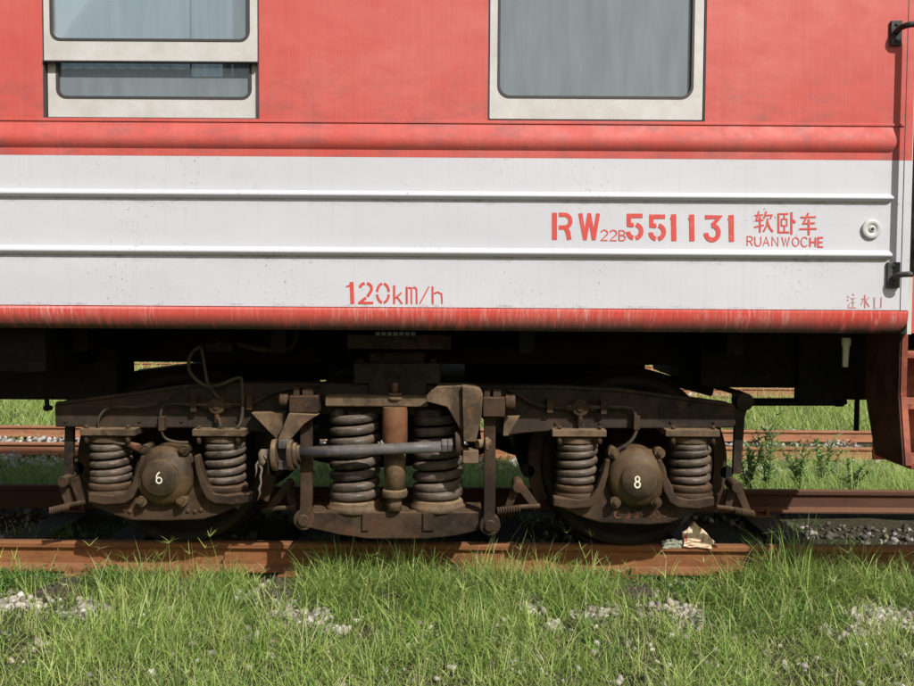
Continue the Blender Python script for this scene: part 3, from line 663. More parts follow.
axle_spring(111.5, 436, 481, (79.5, 135, 429, 436)); axle_spring(225.5, 436, 483, (192, 245, 429.5, 436.5))
axle_spring(577, 437, 483, (552.5, 606.5, 430, 437)); axle_spring(690, 437, 483, (666, 720, 430, 437))

def axle_box(pc, outline, num, face, lugs, bolts):
    a = part(MB().prism(outline, -1.06, -.94), 'axle_box', 'iron', .008)
    c = P(pc[0], pc[1], -1.08)
    d = MB().lathe((c.x, -.80, c.z), (0, -1, 0), [(0, .15), (.27, .150), (.290, .1485), (.308, .140), (.324, .124), (.336, .104), (.342, .0945), (.345, .092), (.356, .090), (.359, .087), (.359, 0)], 48)
    d.build('axle_cover', M['box'], a)
    f_ = MB().lathe((c.x, -1.1595, c.z), (0, -1, 0), [(0, .087), (.003, .085), (.003, 0)], 40).build('cover_face', M['boxface'], a)
    dx, dy = outline[0][0] - 88, outline[0][1] - 495
    lip = [(88, 493.5), (113, 496), (124.5, 494), (131, 485), (137, 470), (140.5, 456), (145, 456), (142.5, 472), (138, 488), (132, 499), (124, 503.5), (104, 505), (88, 502)]
    b = MB()
    b.prism([(x + dx, y + dy) for x, y in lip], -1.128, -1.061).cut()
    b.prism([(338.5 + dx + (outline[0][0] > 300) * -1.5 - x + 0, y + dy) for x, y in lip], -1.128, -1.061)
    b.build('saddle_lip', M['iron'], a, .006)
    b = MB()
    for px, py in lugs:
        q = P(px, py, -1.10); v = Vector((q.x - c.x, 0, q.z - c.z)).normalized()
        b.cyl(Vector((q.x, -1.00, q.z)), Vector((q.x, -1.115, q.z)), .027, n=16); b.bolt((q.x, -1.115, q.z), .016, .018)
        i_ = Vector((c.x, -1.05, c.z)) + v * .11; b.cyl((i_.x, -1.06, i_.z), (q.x, -1.06, q.z), .021, n=10); b.cut()
    b.build('cover_bolt', M['box'], a)
    b = MB()
    for px, py in bolts: q = P(px, py, -1.062); b.lathe(q, (0, -1, 0), [(0, .012), (.005, .011), (.008, .005), (.008, 0)], 10).cut()
    b.build('rivet', M['iron'], a)
    return a, c
al, c1 = axle_box((164.5, 475.5), [(88, 495), (113, 498), (126.5, 496), (132.5, 486), (138.5, 470), (142, 457), (150, 449), (185, 449), (191.5, 456), (198, 473), (203.5, 488), (211, 495.5), (226, 497.5), (251, 495), (251.5, 501), (235, 507.5), (218, 515), (203, 519.5), (168, 521), (132, 520.5), (115, 515.5), (100, 509.5), (88.5, 503)], '6', None,
         [(145, 450), (184, 450), (142, 501), (182, 501)], [(124, 510), (130, 511.5), (136, 511), (188, 511), (195, 511.5), (201, 510)])
ar, c2 = axle_box((637, 477.5), [(553.5, 499), (577, 500), (592, 499), (602.5, 484), (608.7, 467), (612, 456), (620, 450), (654, 450), (659, 457), (666.9, 476), (676, 491.5), (688, 498), (713.5, 498), (713.5, 502.5), (702, 510), (688, 516.5), (670, 523), (650, 525), (602, 523), (586, 518.5), (572, 513), (553.5, 504)], '8', None,
         [(613.5, 453), (659.5, 453), (615.5, 502), (656, 502)], [])
YN = -1.1640
def numeral(kind, px, py, s_, par):
    b = MB()
    if kind == '6': stroke(b, arc(px, py + 2.4 * s_, 2.7 * s_, 2.9 * s_, 0, 360, 14), 1.3, YN); stroke(b, arc(px + 1.6 * s_, py + .6 * s_, 4.3 * s_, 6.3 * s_, 172, 100, 6), 1.3, YN - .0003)
    else: stroke(b, arc(px, py - 2.7 * s_, 2.0 * s_, 2.4 * s_, 0, 360, 14), 1.4, YN); stroke(b, arc(px, py + 2.6 * s_, 2.5 * s_, 2.8 * s_, 0, 360, 14), 1.5, YN - .0003)
    b.build('painted_number', M['numwhite'], par)
numeral('6', 159, 478, 1.0, al); numeral('8', 637.5, 482, 1.06, ar)
# casting marks along the right box
b = MB(); q = [(611, 514), (621, 514.2), (628, 514.4), (636, 514.4), (643, 514.6), (650, 514.6), (658, 514.6), (665, 514), (672, 513.2)]
stroke(b, arc(618, 514.5, 3.2, 3.6, 40, 320, 10), 1.2, -1.0625)
for i, (cx_, cy_) in enumerate(q[2:]):
    if i == 2: stroke(b, [(cx_ - 1.6, cy_), (cx_ + 1.6, cy_)], 1.1, -1.0625); continue
    if i in (3, 6): stroke(b, [(cx_, cy_ - 3), (cx_, cy_ + 3)], 1.2, -1.0625); continue
    stroke(b, arc(cx_, cy_ - 1.4, 1.7, 1.6, 150, -80, 6) + arc(cx_, cy_ + 1.5, 1.9, 1.6, 80, -150, 6), 1.0, -1.0625)
b.build('casting_mark', M['rustred'], ar)

# bolster springs, damper, plank
def bolster_spring(pxc, y0, y1, seat):
    c = P(pxc, 450, -1.0); zt = W(pxc, y0, -1.0)[1]; zb_ = W(pxc, y1, -1.0)[1]
    o = part(MB().coil(c.x, -1.0, zb_, zt, .1075, .0232, 8.3, 2.2 if pxc < 400 else 3.0, 12).coil(c.x, -1.0, zb_ + .01, zt - .01, .052, .013, 10, 1, 6), 'coil_spring', 'spring', 0)
    MB().lathe((c.x, -1.0, zb_ - .058), (0, 0, 1), [(0, 0), (0, .132), (.010, .141), (.026, .143), (.032, .132), (.048, .130), (.058, .12), (.058, 0)], 40).build('spring_seat', M['tan'], o)
bolster_spring(354.8, 407, 499, None); bolster_spring(437.8, 407, 498, None)
b = MB().pbox(325, 428, 396, 407, -1.16, -.86); bo = part(b, 'bolster_plate', 'tan', .006)
b = MB().pbox(353.6, 440, 363, 384, -1.08, -.75).pbox(369, 426, 379, 396, -1.085, -.8).pbox(370, 424, 352, 363, -1.04, -.8)
b.pbox(357, 364, 359, 363, -1.02, -.9); b.pbox(430, 436, 359, 363, -1.02, -.9); part(b, 'side_bearing', 'frameiron', .004)
b = MB().box(W(318, 400, -.86)[0], W(472, 400, -.86)[0], -.86, .86, W(390, 440, -.86)[1], W(390, 385, -.86)[1]); part(b, 'bolster', 'dark', .01, far=False)  # bolster, made wider to keep the gaps behind the springs dark
d = MB(); q = P(395, 407, -1.13)
def zl(py): return W(395, py, -1.13)[1]
d.cyl((q.x, -1.13, zl(442)), (q.x, -1.13, zl(406.5)), .0625, n=28); dm = part(d, 'damper', 'rustred', .003)
d = MB().cyl((q.x, -1.13, zl(490)), (q.x, -1.13, zl(443)), .054, n=28).lathe((q.x, -1.13, zl(497)), (0, 0, 1), [(0, 0), (0, .058), (.012, .064), (.03, .064), (.042, .058), (.042, 0)]).cyl((q.x, -1.13, zl(510)), (q.x, -1.13, zl(497)), .035)
d.build('damper_tube', M['tan'], dm)
d = MB().cyl((q.x, -1.13, zl(406)), (q.x, -1.13, zl(399.5)), .016).cyl((q.x, -1.13, zl(399.5)), (q.x, -1.13, zl(396.6)), .046).cyl((q.x, -1.13, zl(396.6)), (q.x, -1.13, zl(393)), .036).cyl((q.x, -1.13, zl(393)), (q.x, -1.13, zl(384.5)), .0165).lathe((q.x, -1.13, zl(384.5)), (0, 0, 1), [(0, .0165), (.008, .013), (.010, 0)], 16)
d.build('damper_stud', M['tan'], dm)
b = MB().prism([(308.5, 512.5), (482, 512.5), (482, 530), (455, 536), (426, 539), (369, 539), (340, 535), (308.5, 528)], -1.12, -.88)
b.prism([(326, 511), (382, 511), (380, 514), (328, 514)], -1.10, -.9); b.prism([(410, 511), (466, 511), (464, 514), (412, 514)], -1.10, -.9)
pk = part(b, 'spring_plank', 'iron', .006)
b = MB().pbox(362, 369, 513, 531, -1.135, -1.121).cut().pbox(423, 434, 513, 531, -1.135, -1.121); b.build('plank_lug', M['iron'], pk, .003)
for px0, px1, py0, py1, dx, dy in ((300, 312, 420, 528, 304, 519.5), (484, 495.5, 417, 531, 490, 525)):
    b = MB().prism([(px0, py0), (px1, py0), (px1, py1 - 30), (px1 - 1, py1 - 12), (px1 + .5, py1), (px0 + 1, py1), (px0 - .5, py1 - 12), (px0, py1 - 30)], -1.165, -1.125)
    c = P(dx, dy, -1.15); b.cyl((c.x, -1.16, c.z), (c.x, -1.10, c.z), .052, n=24); b.cyl((c.x, -1.18, c.z), (c.x, -1.158, c.z), .028, n=16)
    part(b, 'swing_hanger', 'iron', .004)
# pin housings above the hangers
b = MB().pbox(289, 318, 396, 413, -1.22, -1.052).pbox(293, 299, 388, 396, -1.20, -1.10).pbox(302, 313, 389, 396, -1.20, -1.10); c = P(289, 400, -1.16); b.cyl(c + Vector((-.045, 0, 0)), c, .034); part(b, 'hanger_block', 'iron', .005)
b = MB().pbox(483, 505, 397.5, 417, -1.22, -1.052).pbox(484, 490, 390, 397.5, -1.20, -1.10).pbox(493, 501, 390.5, 397.5, -1.20, -1.10); c = P(505, 402, -1.16); b.cyl(c, c + Vector((.05, 0, 0)), .040); part(b, 'hanger_block', 'iron', .005)
# left rod arm, casting on the right, anchor rod
b = MB().prism([(288.5, 413.5), (318, 415), (304, 424), (289.5, 441), (277.5, 440)], -1.25, -1.18)
part(b, 'rod_arm', 'tan', .004)
b = MB().prism([(426, 396.5), (431, 391), (437, 387), (463, 386), (463, 440), (461, 431), (453, 417), (447, 407), (426, 401.5)], -1.285, -1.235)
b.prism([(462, 386), (476, 387.5), (481, 390), (483, 395), (481.5, 417), (476, 442), (463.5, 442)], -1.315, -1.15)
b.prism([(437, 386.5), (463, 386), (463, 394), (440, 396)], -1.234, -1.06)
part(b, 'rod_bracket', 'tan', .007)
def P2(px, py): return P(px, py, -1.24)
b = MB(); b.tube([P2(297, 452.8), P2(370, 449.7), P2(443, 446.8)], 5.7 * k(-1.24), 18, 2)
rod = part(b, 'anchor_rod', 'rod', 0)
def disc(b, px, py, t, rpx, n=28): c = P2(px, py); dv = (P2(443, 446.8) - P2(297, 452.8)).normalized(); h = t * k(-1.24) / 2; b.cyl(c - dv * h, c + dv * h, rpx * k(-1.24), n=n); return b
b = MB(); disc(b, 275.3, 455, 5, 16).cut(); disc(b, 291, 455, 5, 15.5); disc(b, 295.5, 454.6, 4, 12); disc(b, 298.6, 453.4, 4, 8.5); b.build('bush_washer', M['tan'], rod, .003)
b = MB().pbox(278, 288.6, 440, 449, -1.27, -1.2).pbox(278, 288.6, 461, 470, -1.27, -1.2).pbox(278, 288.6, 449, 461, -1.215, -1.2); b.build('rod_eye', M['rod'], rod, .004)
b = MB(); disc(b, 269, 454.6, 8, 6, 6); disc(b, 264, 455, 9, 3.6, 14).cut(); disc(b, 444.6, 445.8, 5.5, 7.4, 6); disc(b, 450.4, 445.4, 5.5, 7.2, 6); b.build('nut', M['rod'], rod, .002)
b = MB(); disc(b, 458, 443.4, 5, 12.3); disc(b, 461, 443.4, 3, 9); b.build('bush_washer', M['iron'], rod, .003)
b = MB().pbox(463, 478.5, 451, 463.5, -1.28, -1.17); c = P2(477, 444); b.cyl(c, c + Vector((.062, .04, 0)), .022, n=18); c = P2(485, 444); b.cyl(c + Vector((.0, 0, 0)), c + Vector((.018, 0, 0)), .036, n=6); part(b, 'bracket_pin', 'tan', .004)

# brake gear
def brake(pin, pts_a, pts_b, shoe, teeth=True):
    b = MB(); c = P(*pin[:2], -.98); b.cyl((c.x, -1.04, c.z), (c.x, -.90, c.z), pin[2] * k(-1.0), n=18)
    for a_, b_ in (pts_a, pts_b):
        p, q = P(*a_, -.97), P(*b_, -.97); d = (q - p).normalized(); n_ = Vector((-d.z, 0, d.x)) * .022
        b.xz([(v.x, v.z) for v in (p + n_, p - n_, q - n_ * .8, q + n_ * .8)], -.99, -.96)
    o = part(b, 'brake_hanger', 'iron', .004)
    p, q = P(*shoe[0], -.99), P(*shoe[1], -.99); n = 9; b = MB()
    b.tube([p, (p + q) / 2 + Vector((0, 0, .006)), q], .012, 10, 5)
    if teeth:
        for i in range(n):
            c = p.lerp(q, i / n * .55); b.cyl(c + Vector((-.004, -.002, 0)), c + Vector((.006, .002, 0)), .019, n=12)
    b.build('adjuster', M['iron'], o)
brake((67, 480, 5.6), ((64, 486), (70, 504)), ((74.5, 478), (83, 503)), ((50, 511), (87, 502)))
brake((734.5, 485.5, 6), ((737, 488), (747, 511)), ((731, 490), (727, 506)), ((752, 514), (716, 507)))
brake((518, 485, 6), ((522, 488), (537, 508)), ((515, 490), (507, 508)), ((497, 511), (540, 506)))
brake((288, 486, 5), ((286, 488), (270, 508)), ((290, 490), (294, 508)), ((262, 511), (296, 508)), False)
part(MB().prism([(64.5, 427), (73.5, 427), (72.5, 475), (63.5, 475)], -.96, -.93), 'hanger_strap', 'frameiron', .004)
part(MB().prism([(733, 393), (746, 393), (749, 402), (745, 418), (741, 474), (733, 474), (735, 418)], -.93, -.90), 'hanger_strap', 'frameiron', .004)
b = MB(); c = P(743, 401, -.92); b.cyl((c.x, -.96, c.z), (c.x, -.86, c.z), .045, n=24); part(b, 'brake_pivot', 'frameiron', .003)
# slanting brake levers seen over the frame
b = MB()
b.cyl(P(690, 379, -.2), P(742, 394, -.2), .016).cut().cyl(P(640, 372, .2), P(712, 392, .2), .030).cut()
b.cyl(P(150, 377, .2), P(186, 379, .2), .035)
part(b, 'brake_lever', 'dark', 0, far=False)
b = MB(); b.box(CX - .33, CX - .27, -.9, .9, .45, .55).cut().box(CX + .27, CX + .33, -.9, .9, .45, .55).cut().box(CX - .40, CX - .28, -.9, .9, .62, .86).cut().box(CX + .28, CX + .40, -.9, .9, .62, .86); part(b, 'cross_member', 'dark', .01, far=False)
b = MB()
for sx in (-1, 1):
    for dx in (-.53, .53):
        b.cyl((CX + sx * 1.2 + dx, -.8, .40), (CX + sx * 1.2 + dx, .8, .40), .035).cut()
part(b, 'brake_beam', 'dark', 0, far=False)
# brake blocks against the treads
for sx in (-1, 1):
    for dd in (-1, 1):
        wx = CX + sx * 1.2; b = MB(); a0 = [math.radians(v) for v in range(-24, 25, 6)]
        pin_ = [(wx + dd * .462 * math.cos(a), .44 + .462 * math.sin(a)) for a in a0]; pout = [(wx + dd * .53 * math.cos(a), .44 + .53 * math.sin(a)) for a in reversed(a0)]
        b.xz(pin_ + pout, -.80, -.72); part(b, 'brake_block', 'iron', .003)
# wheelsets
for c in (c1, c2):
    ws = MB().cyl((c.x, -.98, .4575), (c.x, .98, .4575), .08, n=24).build('wheelset', M['wheel'], bogie)
    for sy in (-1, 1):
        MB().lathe((c.x, sy * .68, .4575), (0, sy, 0), [(-.012, .30), (-.012, .475), (.002, .486), (.020, .484), (.034, .462), (.10, .4575), (.123, .452), (.123, .41), (.105, .395), (.075, .37), (.055, .22), (.10, .13), (.13, .12), (.13, 0)], 72).build('wheel', M['wheel'], ws)
# pipes and cables on the frame
def cable(pts, r=.0065, Y=-1.085, m='hose', name='brake_hose', far=False):
    return part(MB().tube([P(x, y, Y if len(p_) == 2 else p_[2]) for p_ in pts for x, y in [p_[:2]]], r, 8, 6), name, m, 0, far=far)
cable([(187, 386), (172, 396), (158, 403), (140, 407), (120, 407), (106, 409.5), (98.5, 420), (101, 435), (113, 442.5), (131, 444.5)])
b = MB(); b.cyl(P(129, 444.6, -1.085), P(140, 447, -1.09), .016, n=10).cyl(P(133, 446, -1.09), P(146, 452, -1.08), .018, n=10); part(b, 'sensor_lead', 'rustred', 0, far=False)
cable([(210, 405), (180, 404.6), (165, 405.6), (161, 412), (161, 428), (165, 438), (176, 442), (188, 442.5)], .007)
cable([(201, 346), (191, 354), (189, 369), (199, 382), (214, 386.5), (238, 378), (242, 384), (242, 417), (234, 430.7), (223, 430), (218.5, 418)], .009, -1.10)
cable([(201, 346), (204, 362), (207.5, 382), (212, 390), (219.6, 399)], .008, -1.105)
cable([(227, 404.6), (249, 404.4), (264, 397), (282, 390), (320, 385)], .009, -1.075, 'frameiron')
cable([(507.6, 389), (520, 396), (532, 403), (550, 407.5), (572, 407.5)], .009, -1.075, 'frameiron')
cable([(587, 407.5), (627, 407.6), (634, 412), (636.8, 428), (630, 442), (612, 454), (600, 472)], .009, -1.085)
for px, py in ((218, 405.5), (579.6, 407.5)):
    c = P(px, py, -1.06); b = MB().lathe(c, (0, -1, 0), [(0, .043), (.03, .043), (.036, .038), (.036, .02), (.044, .018), (.044, 0)], 28); b.cyl(c + Vector((-.075, -.015, 0)), c + Vector((.075, -.015, 0)), .017, n=12)
    b.cyl(c + Vector((0, -.02, -.03)), c + Vector((0, -.02, -.085)), .014, n=12); part(b, 'junction_box', 'iron', .002, far=False)
b = MB()
for px, py in ((193, 405), (249, 403), (550, 406), (604, 407.5), (161, 424), (637, 423)): b.pbox(px - 3, px + 3, py - 7, py + 7, -1.098, -1.052).cut()
part(b, 'pipe_clamp', 'iron', .003, far=False)
# the far side repeats the near side
def copy_part(o, parent):
    c = o.copy(); COL.objects.link(c); c.parent = parent
    for ch in list(o.children):
        if ch.name.startswith(('painted_number', 'casting_mark')): continue
        copy_part(ch, c)
    return c
for o in list(near):
    c = copy_part(o, bogie); c.scale = (1, -1, 1)

# rag tied to the end of the rod
def rag_strip(b, pts, wd, n=3):
    A = []; B = []
    for i, (x, y, Y) in enumerate(pts):
        p = P(x, y, Y); h = wd[i] * k(Y) / 2; A.append(p + Vector((-h, random.uniform(-.006, .006), 0))); B.append(p + Vector((h, random.uniform(-.006, .006), 0)))
    m_ = len(A); b.add(A + B, [(i, i + 1, m_ + i + 1, m_ + i) for i in range(m_ - 1)], True)
b = MB()
rag_strip(b, [(263, 449, -1.26), (262, 453, -1.275), (261, 457, -1.262), (262.5, 462, -1.27), (260, 467, -1.25)], [4, 7, 5, 6.5, 5])
rag_strip(b, [(260, 463, -1.26), (262, 470, -1.25), (260.6, 476, -1.262), (261.4, 483, -1.25), (259, 489, -1.26), (260, 494, -1.25), (257, 501, -1.25)], [4, 2, 1.6, 1.2, 3, 1.6, 1.0])
rag_strip(b, [(265, 455, -1.27), (268, 461, -1.26), (268.5, 468, -1.25), (267.6, 475, -1.255)], [2.4, 1.6, 1.2, .8])
rag_strip(b, [(259, 460, -1.262), (256, 465, -1.25), (256.5, 471, -1.256), (255, 477, -1.25)], [1.6, 2.2, 1.2, .8])
o = b.build('rag', M['rag']); sm = o.modifiers.new('solid', 'SOLIDIFY'); sm.thickness = .002
tag(o, 'pale torn rag hanging from the left end of the anchor rod', 'rag')

# ------------------------------------------------------------------ the wedge on the near rail
def rock(pts, name, m, seed, parent=None, sub=3, amp=.006, d=None):
    random.seed(seed); bm_ = bmesh.new()
    for p in pts: bm_.verts.new(p)
    r_ = bmesh.ops.convex_hull(bm_, input=bm_.verts); bmesh.ops.triangulate(bm_, faces=bm_.faces)
    bmesh.ops.subdivide_edges(bm_, edges=bm_.edges, cuts=sub, use_grid_fill=True)
    for v in bm_.verts: v.co += Vector((random.uniform(-amp, amp), random.uniform(-amp, amp), random.uniform(-amp, amp)))
    me = bpy.data.meshes.new(name); bm_.to_mesh(me); bm_.free(); me.materials.append(m); o = bpy.data.objects.new(name, me); COL.objects.link(o)
    return o
mw = mat('wedge_paint', (.6, .5, .36), .8); h = N(mw)
c = h.mix(h.ramp(h.noise(18, 6, .7), .35, .65), (.62, .46, .30), (.72, .62, .46)); c = h.mix(h.ramp(h.noise(45, 3, .6), .55, .60), c, (.42, .07, .045)); h.base(c); h.bump(h.noise(40, 5), .6, .01)
def wp(px, py, Y): return P(px, py, Y)
pts = []
for Y in (-.79, -.71): pts += [wp(694, 522.5, Y), wp(683, 533, Y), wp(686, 541, Y), wp(704, 532, Y), wp(707, 540, Y)]
for Y in (-.80, -.70): pts += [wp(685, 541, Y), wp(684, 547.5, Y), wp(711, 548, Y), wp(714, 542, Y), wp(708, 539, Y)]
rk = rock(pts, 'stop_wedge', mw, 3); tag(rk, 'broken cream wedge with red paint marks resting on the near rail', 'wedge')
pts = []
for Y in (-.79, -.715): pts += [wp(662, 541, Y), wp(663, 548, Y), wp(684, 547.6, Y), wp(684, 541, Y), wp(672, 540, Y)]
mg = mat('grey_stone', (.3, .31, .26), .9); h = N(mg); h.base(h.mix(h.ramp(h.noise(60, 5, .7), .4, .6), (.34, .35, .28), (.18, .19, .15)))
rk = rock(pts, 'stone_slab', mg, 4); tag(rk, 'flat grey green stone on the rail beside the cream wedge', 'stone')

# ------------------------------------------------------------------ gravel
def inv_ground(px, py):
    d = R @ Vector(((px - 457) / F, -(py - 343) / F, -1)); z = -.25
    for _ in range(6):
        t = (z - CAM.z) / d.z; q = CAM + d * t; z = float(gz(q.x, q.y))
    return q.x, q.y
PATCH = [inv_ground(px, py) + (rx, ry) for px, py, rx, ry in ((20, 606, .17, .07), (85, 612, .20, .08), (65, 600, .1, .05), (300, 620, .17, .10), (285, 606, .08, .05), (335, 632, .06, .05), (527, 592, .06, .08), (530, 612, .07, .07), (640, 596, .10, .07), (665, 612, .13, .09), (690, 622, .1, .06), (600, 614, .10, .06), (560, 626, .07, .06),
         (862, 612, .14, .09), (885, 622, .17, .12), (850, 634, .10, .08), (215, 560, .1, .05), (245, 595, .05, .05), (245, 640, .04, .03), (720, 590, .08, .05))]
def patch(x, y):
    v = np.full_like(x, -3.0)
    for a, b_, rx, ry in PATCH: v = np.maximum(v, 1 - ((x - a) / rx) ** 2 - ((y - b_) / ry) ** 2)
    return v
def stones(n, xr, yr, smin, smax, test, name, label, pal):
    x = rng.uniform(*xr, n); y = rng.uniform(*yr, n); kp = test(x, y); x, y = x[kp], y[kp]; n = len(x)
    t = (1 + 5 ** .5) / 2
    ico = np.array([(-1, t, 0), (1, t, 0), (-1, -t, 0), (1, -t, 0), (0, -1, t), (0, 1, t), (0, -1, -t), (0, 1, -t), (t, 0, -1), (t, 0, 1), (-t, 0, -1), (-t, 0, 1)]) / 1.9
    fi = np.array([(0, 11, 5), (0, 5, 1), (0, 1, 7), (0, 7, 10), (0, 10, 11), (1, 5, 9), (5, 11, 4), (11, 10, 2), (10, 7, 6), (7, 1, 8), (3, 9, 4), (3, 4, 2), (3, 2, 6), (3, 6, 8), (3, 8, 9), (4, 9, 5), (2, 4, 11), (6, 2, 10), (8, 6, 7), (9, 8, 1)])
    s_ = smin * (smax / smin) ** rng.random(n) ** 1.2
    V = ico[None] * (1 + rng.uniform(-.42, .42, (n, 12, 1))) * (s_[:, None, None] * rng.uniform(.6, 1.15, (n, 1, 3)))
    a = rng.uniform(0, 6.28, n); ca, sa = np.cos(a)[:, None], np.sin(a)[:, None]
    V = np.stack([V[..., 0] * ca - V[..., 1] * sa, V[..., 0] * sa + V[..., 1] * ca, V[..., 2]], -1)
    V[..., 0] += x[:, None]; V[..., 1] += y[:, None]; V[..., 2] += (gz(x, y) + s_ * rng.uniform(0, .8, n))[:, None]
    Fc = (fi[None] + (np.arange(n) * 12)[:, None, None]).reshape(-1, 3)
    pc = np.array(pal)[rng.integers(0, len(pal), n)] * rng.uniform(.75, 1.15, (n, 1))
    o = raw_mesh(name, V.reshape(-1, 3), Fc, M['stone'], np.repeat(pc, 12, 0)); tag(o, label, 'gravel', kind='stuff'); return o
pal = [(.46, .43, .38), (.38, .35, .31), (.58, .54, .48), (.28, .25, .22), (.40, .34, .29), (.22, .19, .16)]
stones(60000, (-3, 3), (-2.6, -.85), .005, .024, lambda x, y: (patch(x, y) + 3.4 * (vnoise(x, y, 11, 41) - .5) + rng.uniform(-.7, .3, len(x)) > 0) | (rng.random(len(x)) < .035), 'ballast', 'pale ballast stones showing through the grass before the rail', pal)
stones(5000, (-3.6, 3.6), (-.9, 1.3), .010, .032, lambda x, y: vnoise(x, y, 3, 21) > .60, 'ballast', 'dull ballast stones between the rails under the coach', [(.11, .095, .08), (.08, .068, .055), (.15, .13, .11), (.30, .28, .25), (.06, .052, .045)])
stones(9000, (-9, 10), (5.0, 8.6), .02, .05, lambda x, y: vnoise(x, y, 1.2, 9) > .3, 'ballast', 'pale ballast stones of the sunlit track behind the coach', [(.36, .32, .28), (.27, .24, .20), (.50, .46, .42)])
stones(5000, (-12, 14), (11.6, 14.8), .03, .06, lambda x, y: vnoise(x, y, 1.2, 9) > .2, 'ballast', 'brown ballast stones of the second track behind the coach', [(.42, .34, .27), (.34, .27, .21), (.5, .45, .4)])

# ------------------------------------------------------------------ grass
def blades(x, y, z, length, width, lean, curl, az, cols, S_=4, z_stretch=1.0):
    n = len(x); t = np.linspace(0, 1, S_ + 1)[None]; hx, hy = np.cos(az)[:, None], np.sin(az)[:, None]
    ang = lean[:, None] + curl[:, None] * t                              # angle from vertical grows along the blade
    dr = np.sin(ang) * length[:, None] / S_; dz = np.cos(ang) * length[:, None] / S_
    r = np.cumsum(dr, 1) - dr; zz = np.cumsum(dz, 1) - dz
    cx_ = x[:, None] + hx * r; cy_ = y[:, None] + hy * r; cz_ = z[:, None] + zz * z_stretch
    tw = az + rng.uniform(-.9, .9, n); wx, wy = -np.sin(tw)[:, None], np.cos(tw)[:, None]
    wd = width[:, None] * np.sqrt(np.clip(1 - t ** 1.6, .004, 1)) * .5
    A = np.stack([cx_ - wx * wd, cy_ - wy * wd, cz_], -1); B = np.stack([cx_ + wx * wd, cy_ + wy * wd, cz_], -1)
    V = np.stack([A, B], 2).reshape(n, -1, 3); m_ = 2 * (S_ + 1)
    f = np.array([(2 * i, 2 * i + 1, 2 * i + 3, 2 * i + 2) for i in range(S_)])
    Fc = (f[None] + (np.arange(n) * m_)[:, None, None]).reshape(-1, 4)
    C_ = np.repeat(cols, m_, 0)
    return V.reshape(-1, 3), Fc, C_
GREENS = np.array([(.245, .380, .075), (.340, .480, .110), (.140, .265, .055), (.420, .510, .140), (.080, .185, .045), (.50, .56, .22), (.64, .60, .34), (.46, .42, .20)])
def pick(n, p): return GREENS[rng.choice(len(GREENS), n, p=p)] * rng.uniform(.8, 1.2, (n, 1)) * rng.uniform(.93, 1.07, (n, 3))
def join(parts, name, label):
    V = []; Fc = []; C_ = []; o = 0
    for v, f, c in parts: V.append(v); Fc.append(f + o); C_.append(c); o += len(v)
    ob = raw_mesh(name, np.concatenate(V), np.concatenate(Fc), M['grass'], np.concatenate(C_)); tag(ob, label, 'grass', kind='stuff'); return ob
def tufts(n, per, xr, yr, spread, hfun, keep, wid, p, lean=.75, S_=4, blank=None):
    tx = rng.uniform(*xr, n); ty = rng.uniform(*yr, n); kp = keep(tx, ty); tx, ty = tx[kp], ty[kp]; n = len(tx)
    th = hfun(tx, ty) * rng.uniform(.6, 1.35, n); tc = pick(n, p)
    x = np.repeat(tx, per) + rng.normal(0, spread, n * per); y = np.repeat(ty, per) + rng.normal(0, spread, n * per)
    L_ = np.repeat(th, per) * rng.uniform(.45, 1.2, n * per)
    c = np.repeat(tc, per, 0) * .6 + pick(n * per, p) * .4
    return blades(x, y, gz(x, y) - .01, L_, wid * rng.uniform(.6, 1.3, n * per), rng.uniform(.0, lean, n * per), rng.uniform(.15, 1.3, n * per) * (1 + rng.random(n * per)), rng.uniform(0, 6.28, n * per), c, S_)
PF = [.20, .24, .16, .15, .10, .08, .04, .03]
def keepF(x, y):
    dens = .30 + .9 * vnoise(x, y, 2.6, 4) + .3 * vnoise(x, y, 9, 5)
    return (rng.random(len(x)) < np.clip(dens, 0, 1)) & (patch(x, y) < -.05 + .5 * (rng.random(len(x)) - .45))
MOUND = [(W(px, 575, -.95)[0], h_, s_) for px, h_, s_ in ((150, .085, .20), (215, .08, .14), (340, .14, .12), (410, .17, .22), (490, .13, .14), (545, .12, .11), (585, .09, .10), (735, .12, .13), (790, .18, .20), (850, .15, .15), (905, .11, .12))]
DIP = [(W(px, 590, -1.05)[0], s_) for px, s_ in ((12, .10), (62, .10), (283, .10), (525, .06), (640, .10), (690, .10))]
def near_rail(x, y):
    m = np.zeros_like(x)
    for a, h_, s_ in MOUND: m = np.maximum(m, h_ * np.exp(-((x - a) / s_) ** 2))
    for a, s_ in DIP: m -= .05 * np.exp(-((x - a) / s_) ** 2)
    return m * np.exp(-((y + 1.0) / .26) ** 2)
def hF(x, y):
    h = .05 + .11 * vnoise(x, y, 2.7, 6) ** 1.5 + .085 * vnoise(x, y, 7, 19) ** 1.6
    return np.maximum(h + near_rail(x, y) * 1.1, .03)
parts = [tufts(6600, 10, (-2.9, 2.9), (-2.75, -.83), .020, hF, keepF, .0043, PF, 1.3, 5)]
parts += [tufts(2600, 6, (-2.9, 2.9), (-2.75, -1.0), .04, lambda x, y: np.full(len(x), .055), keepF, .0040, PF, 1.35, 3)]
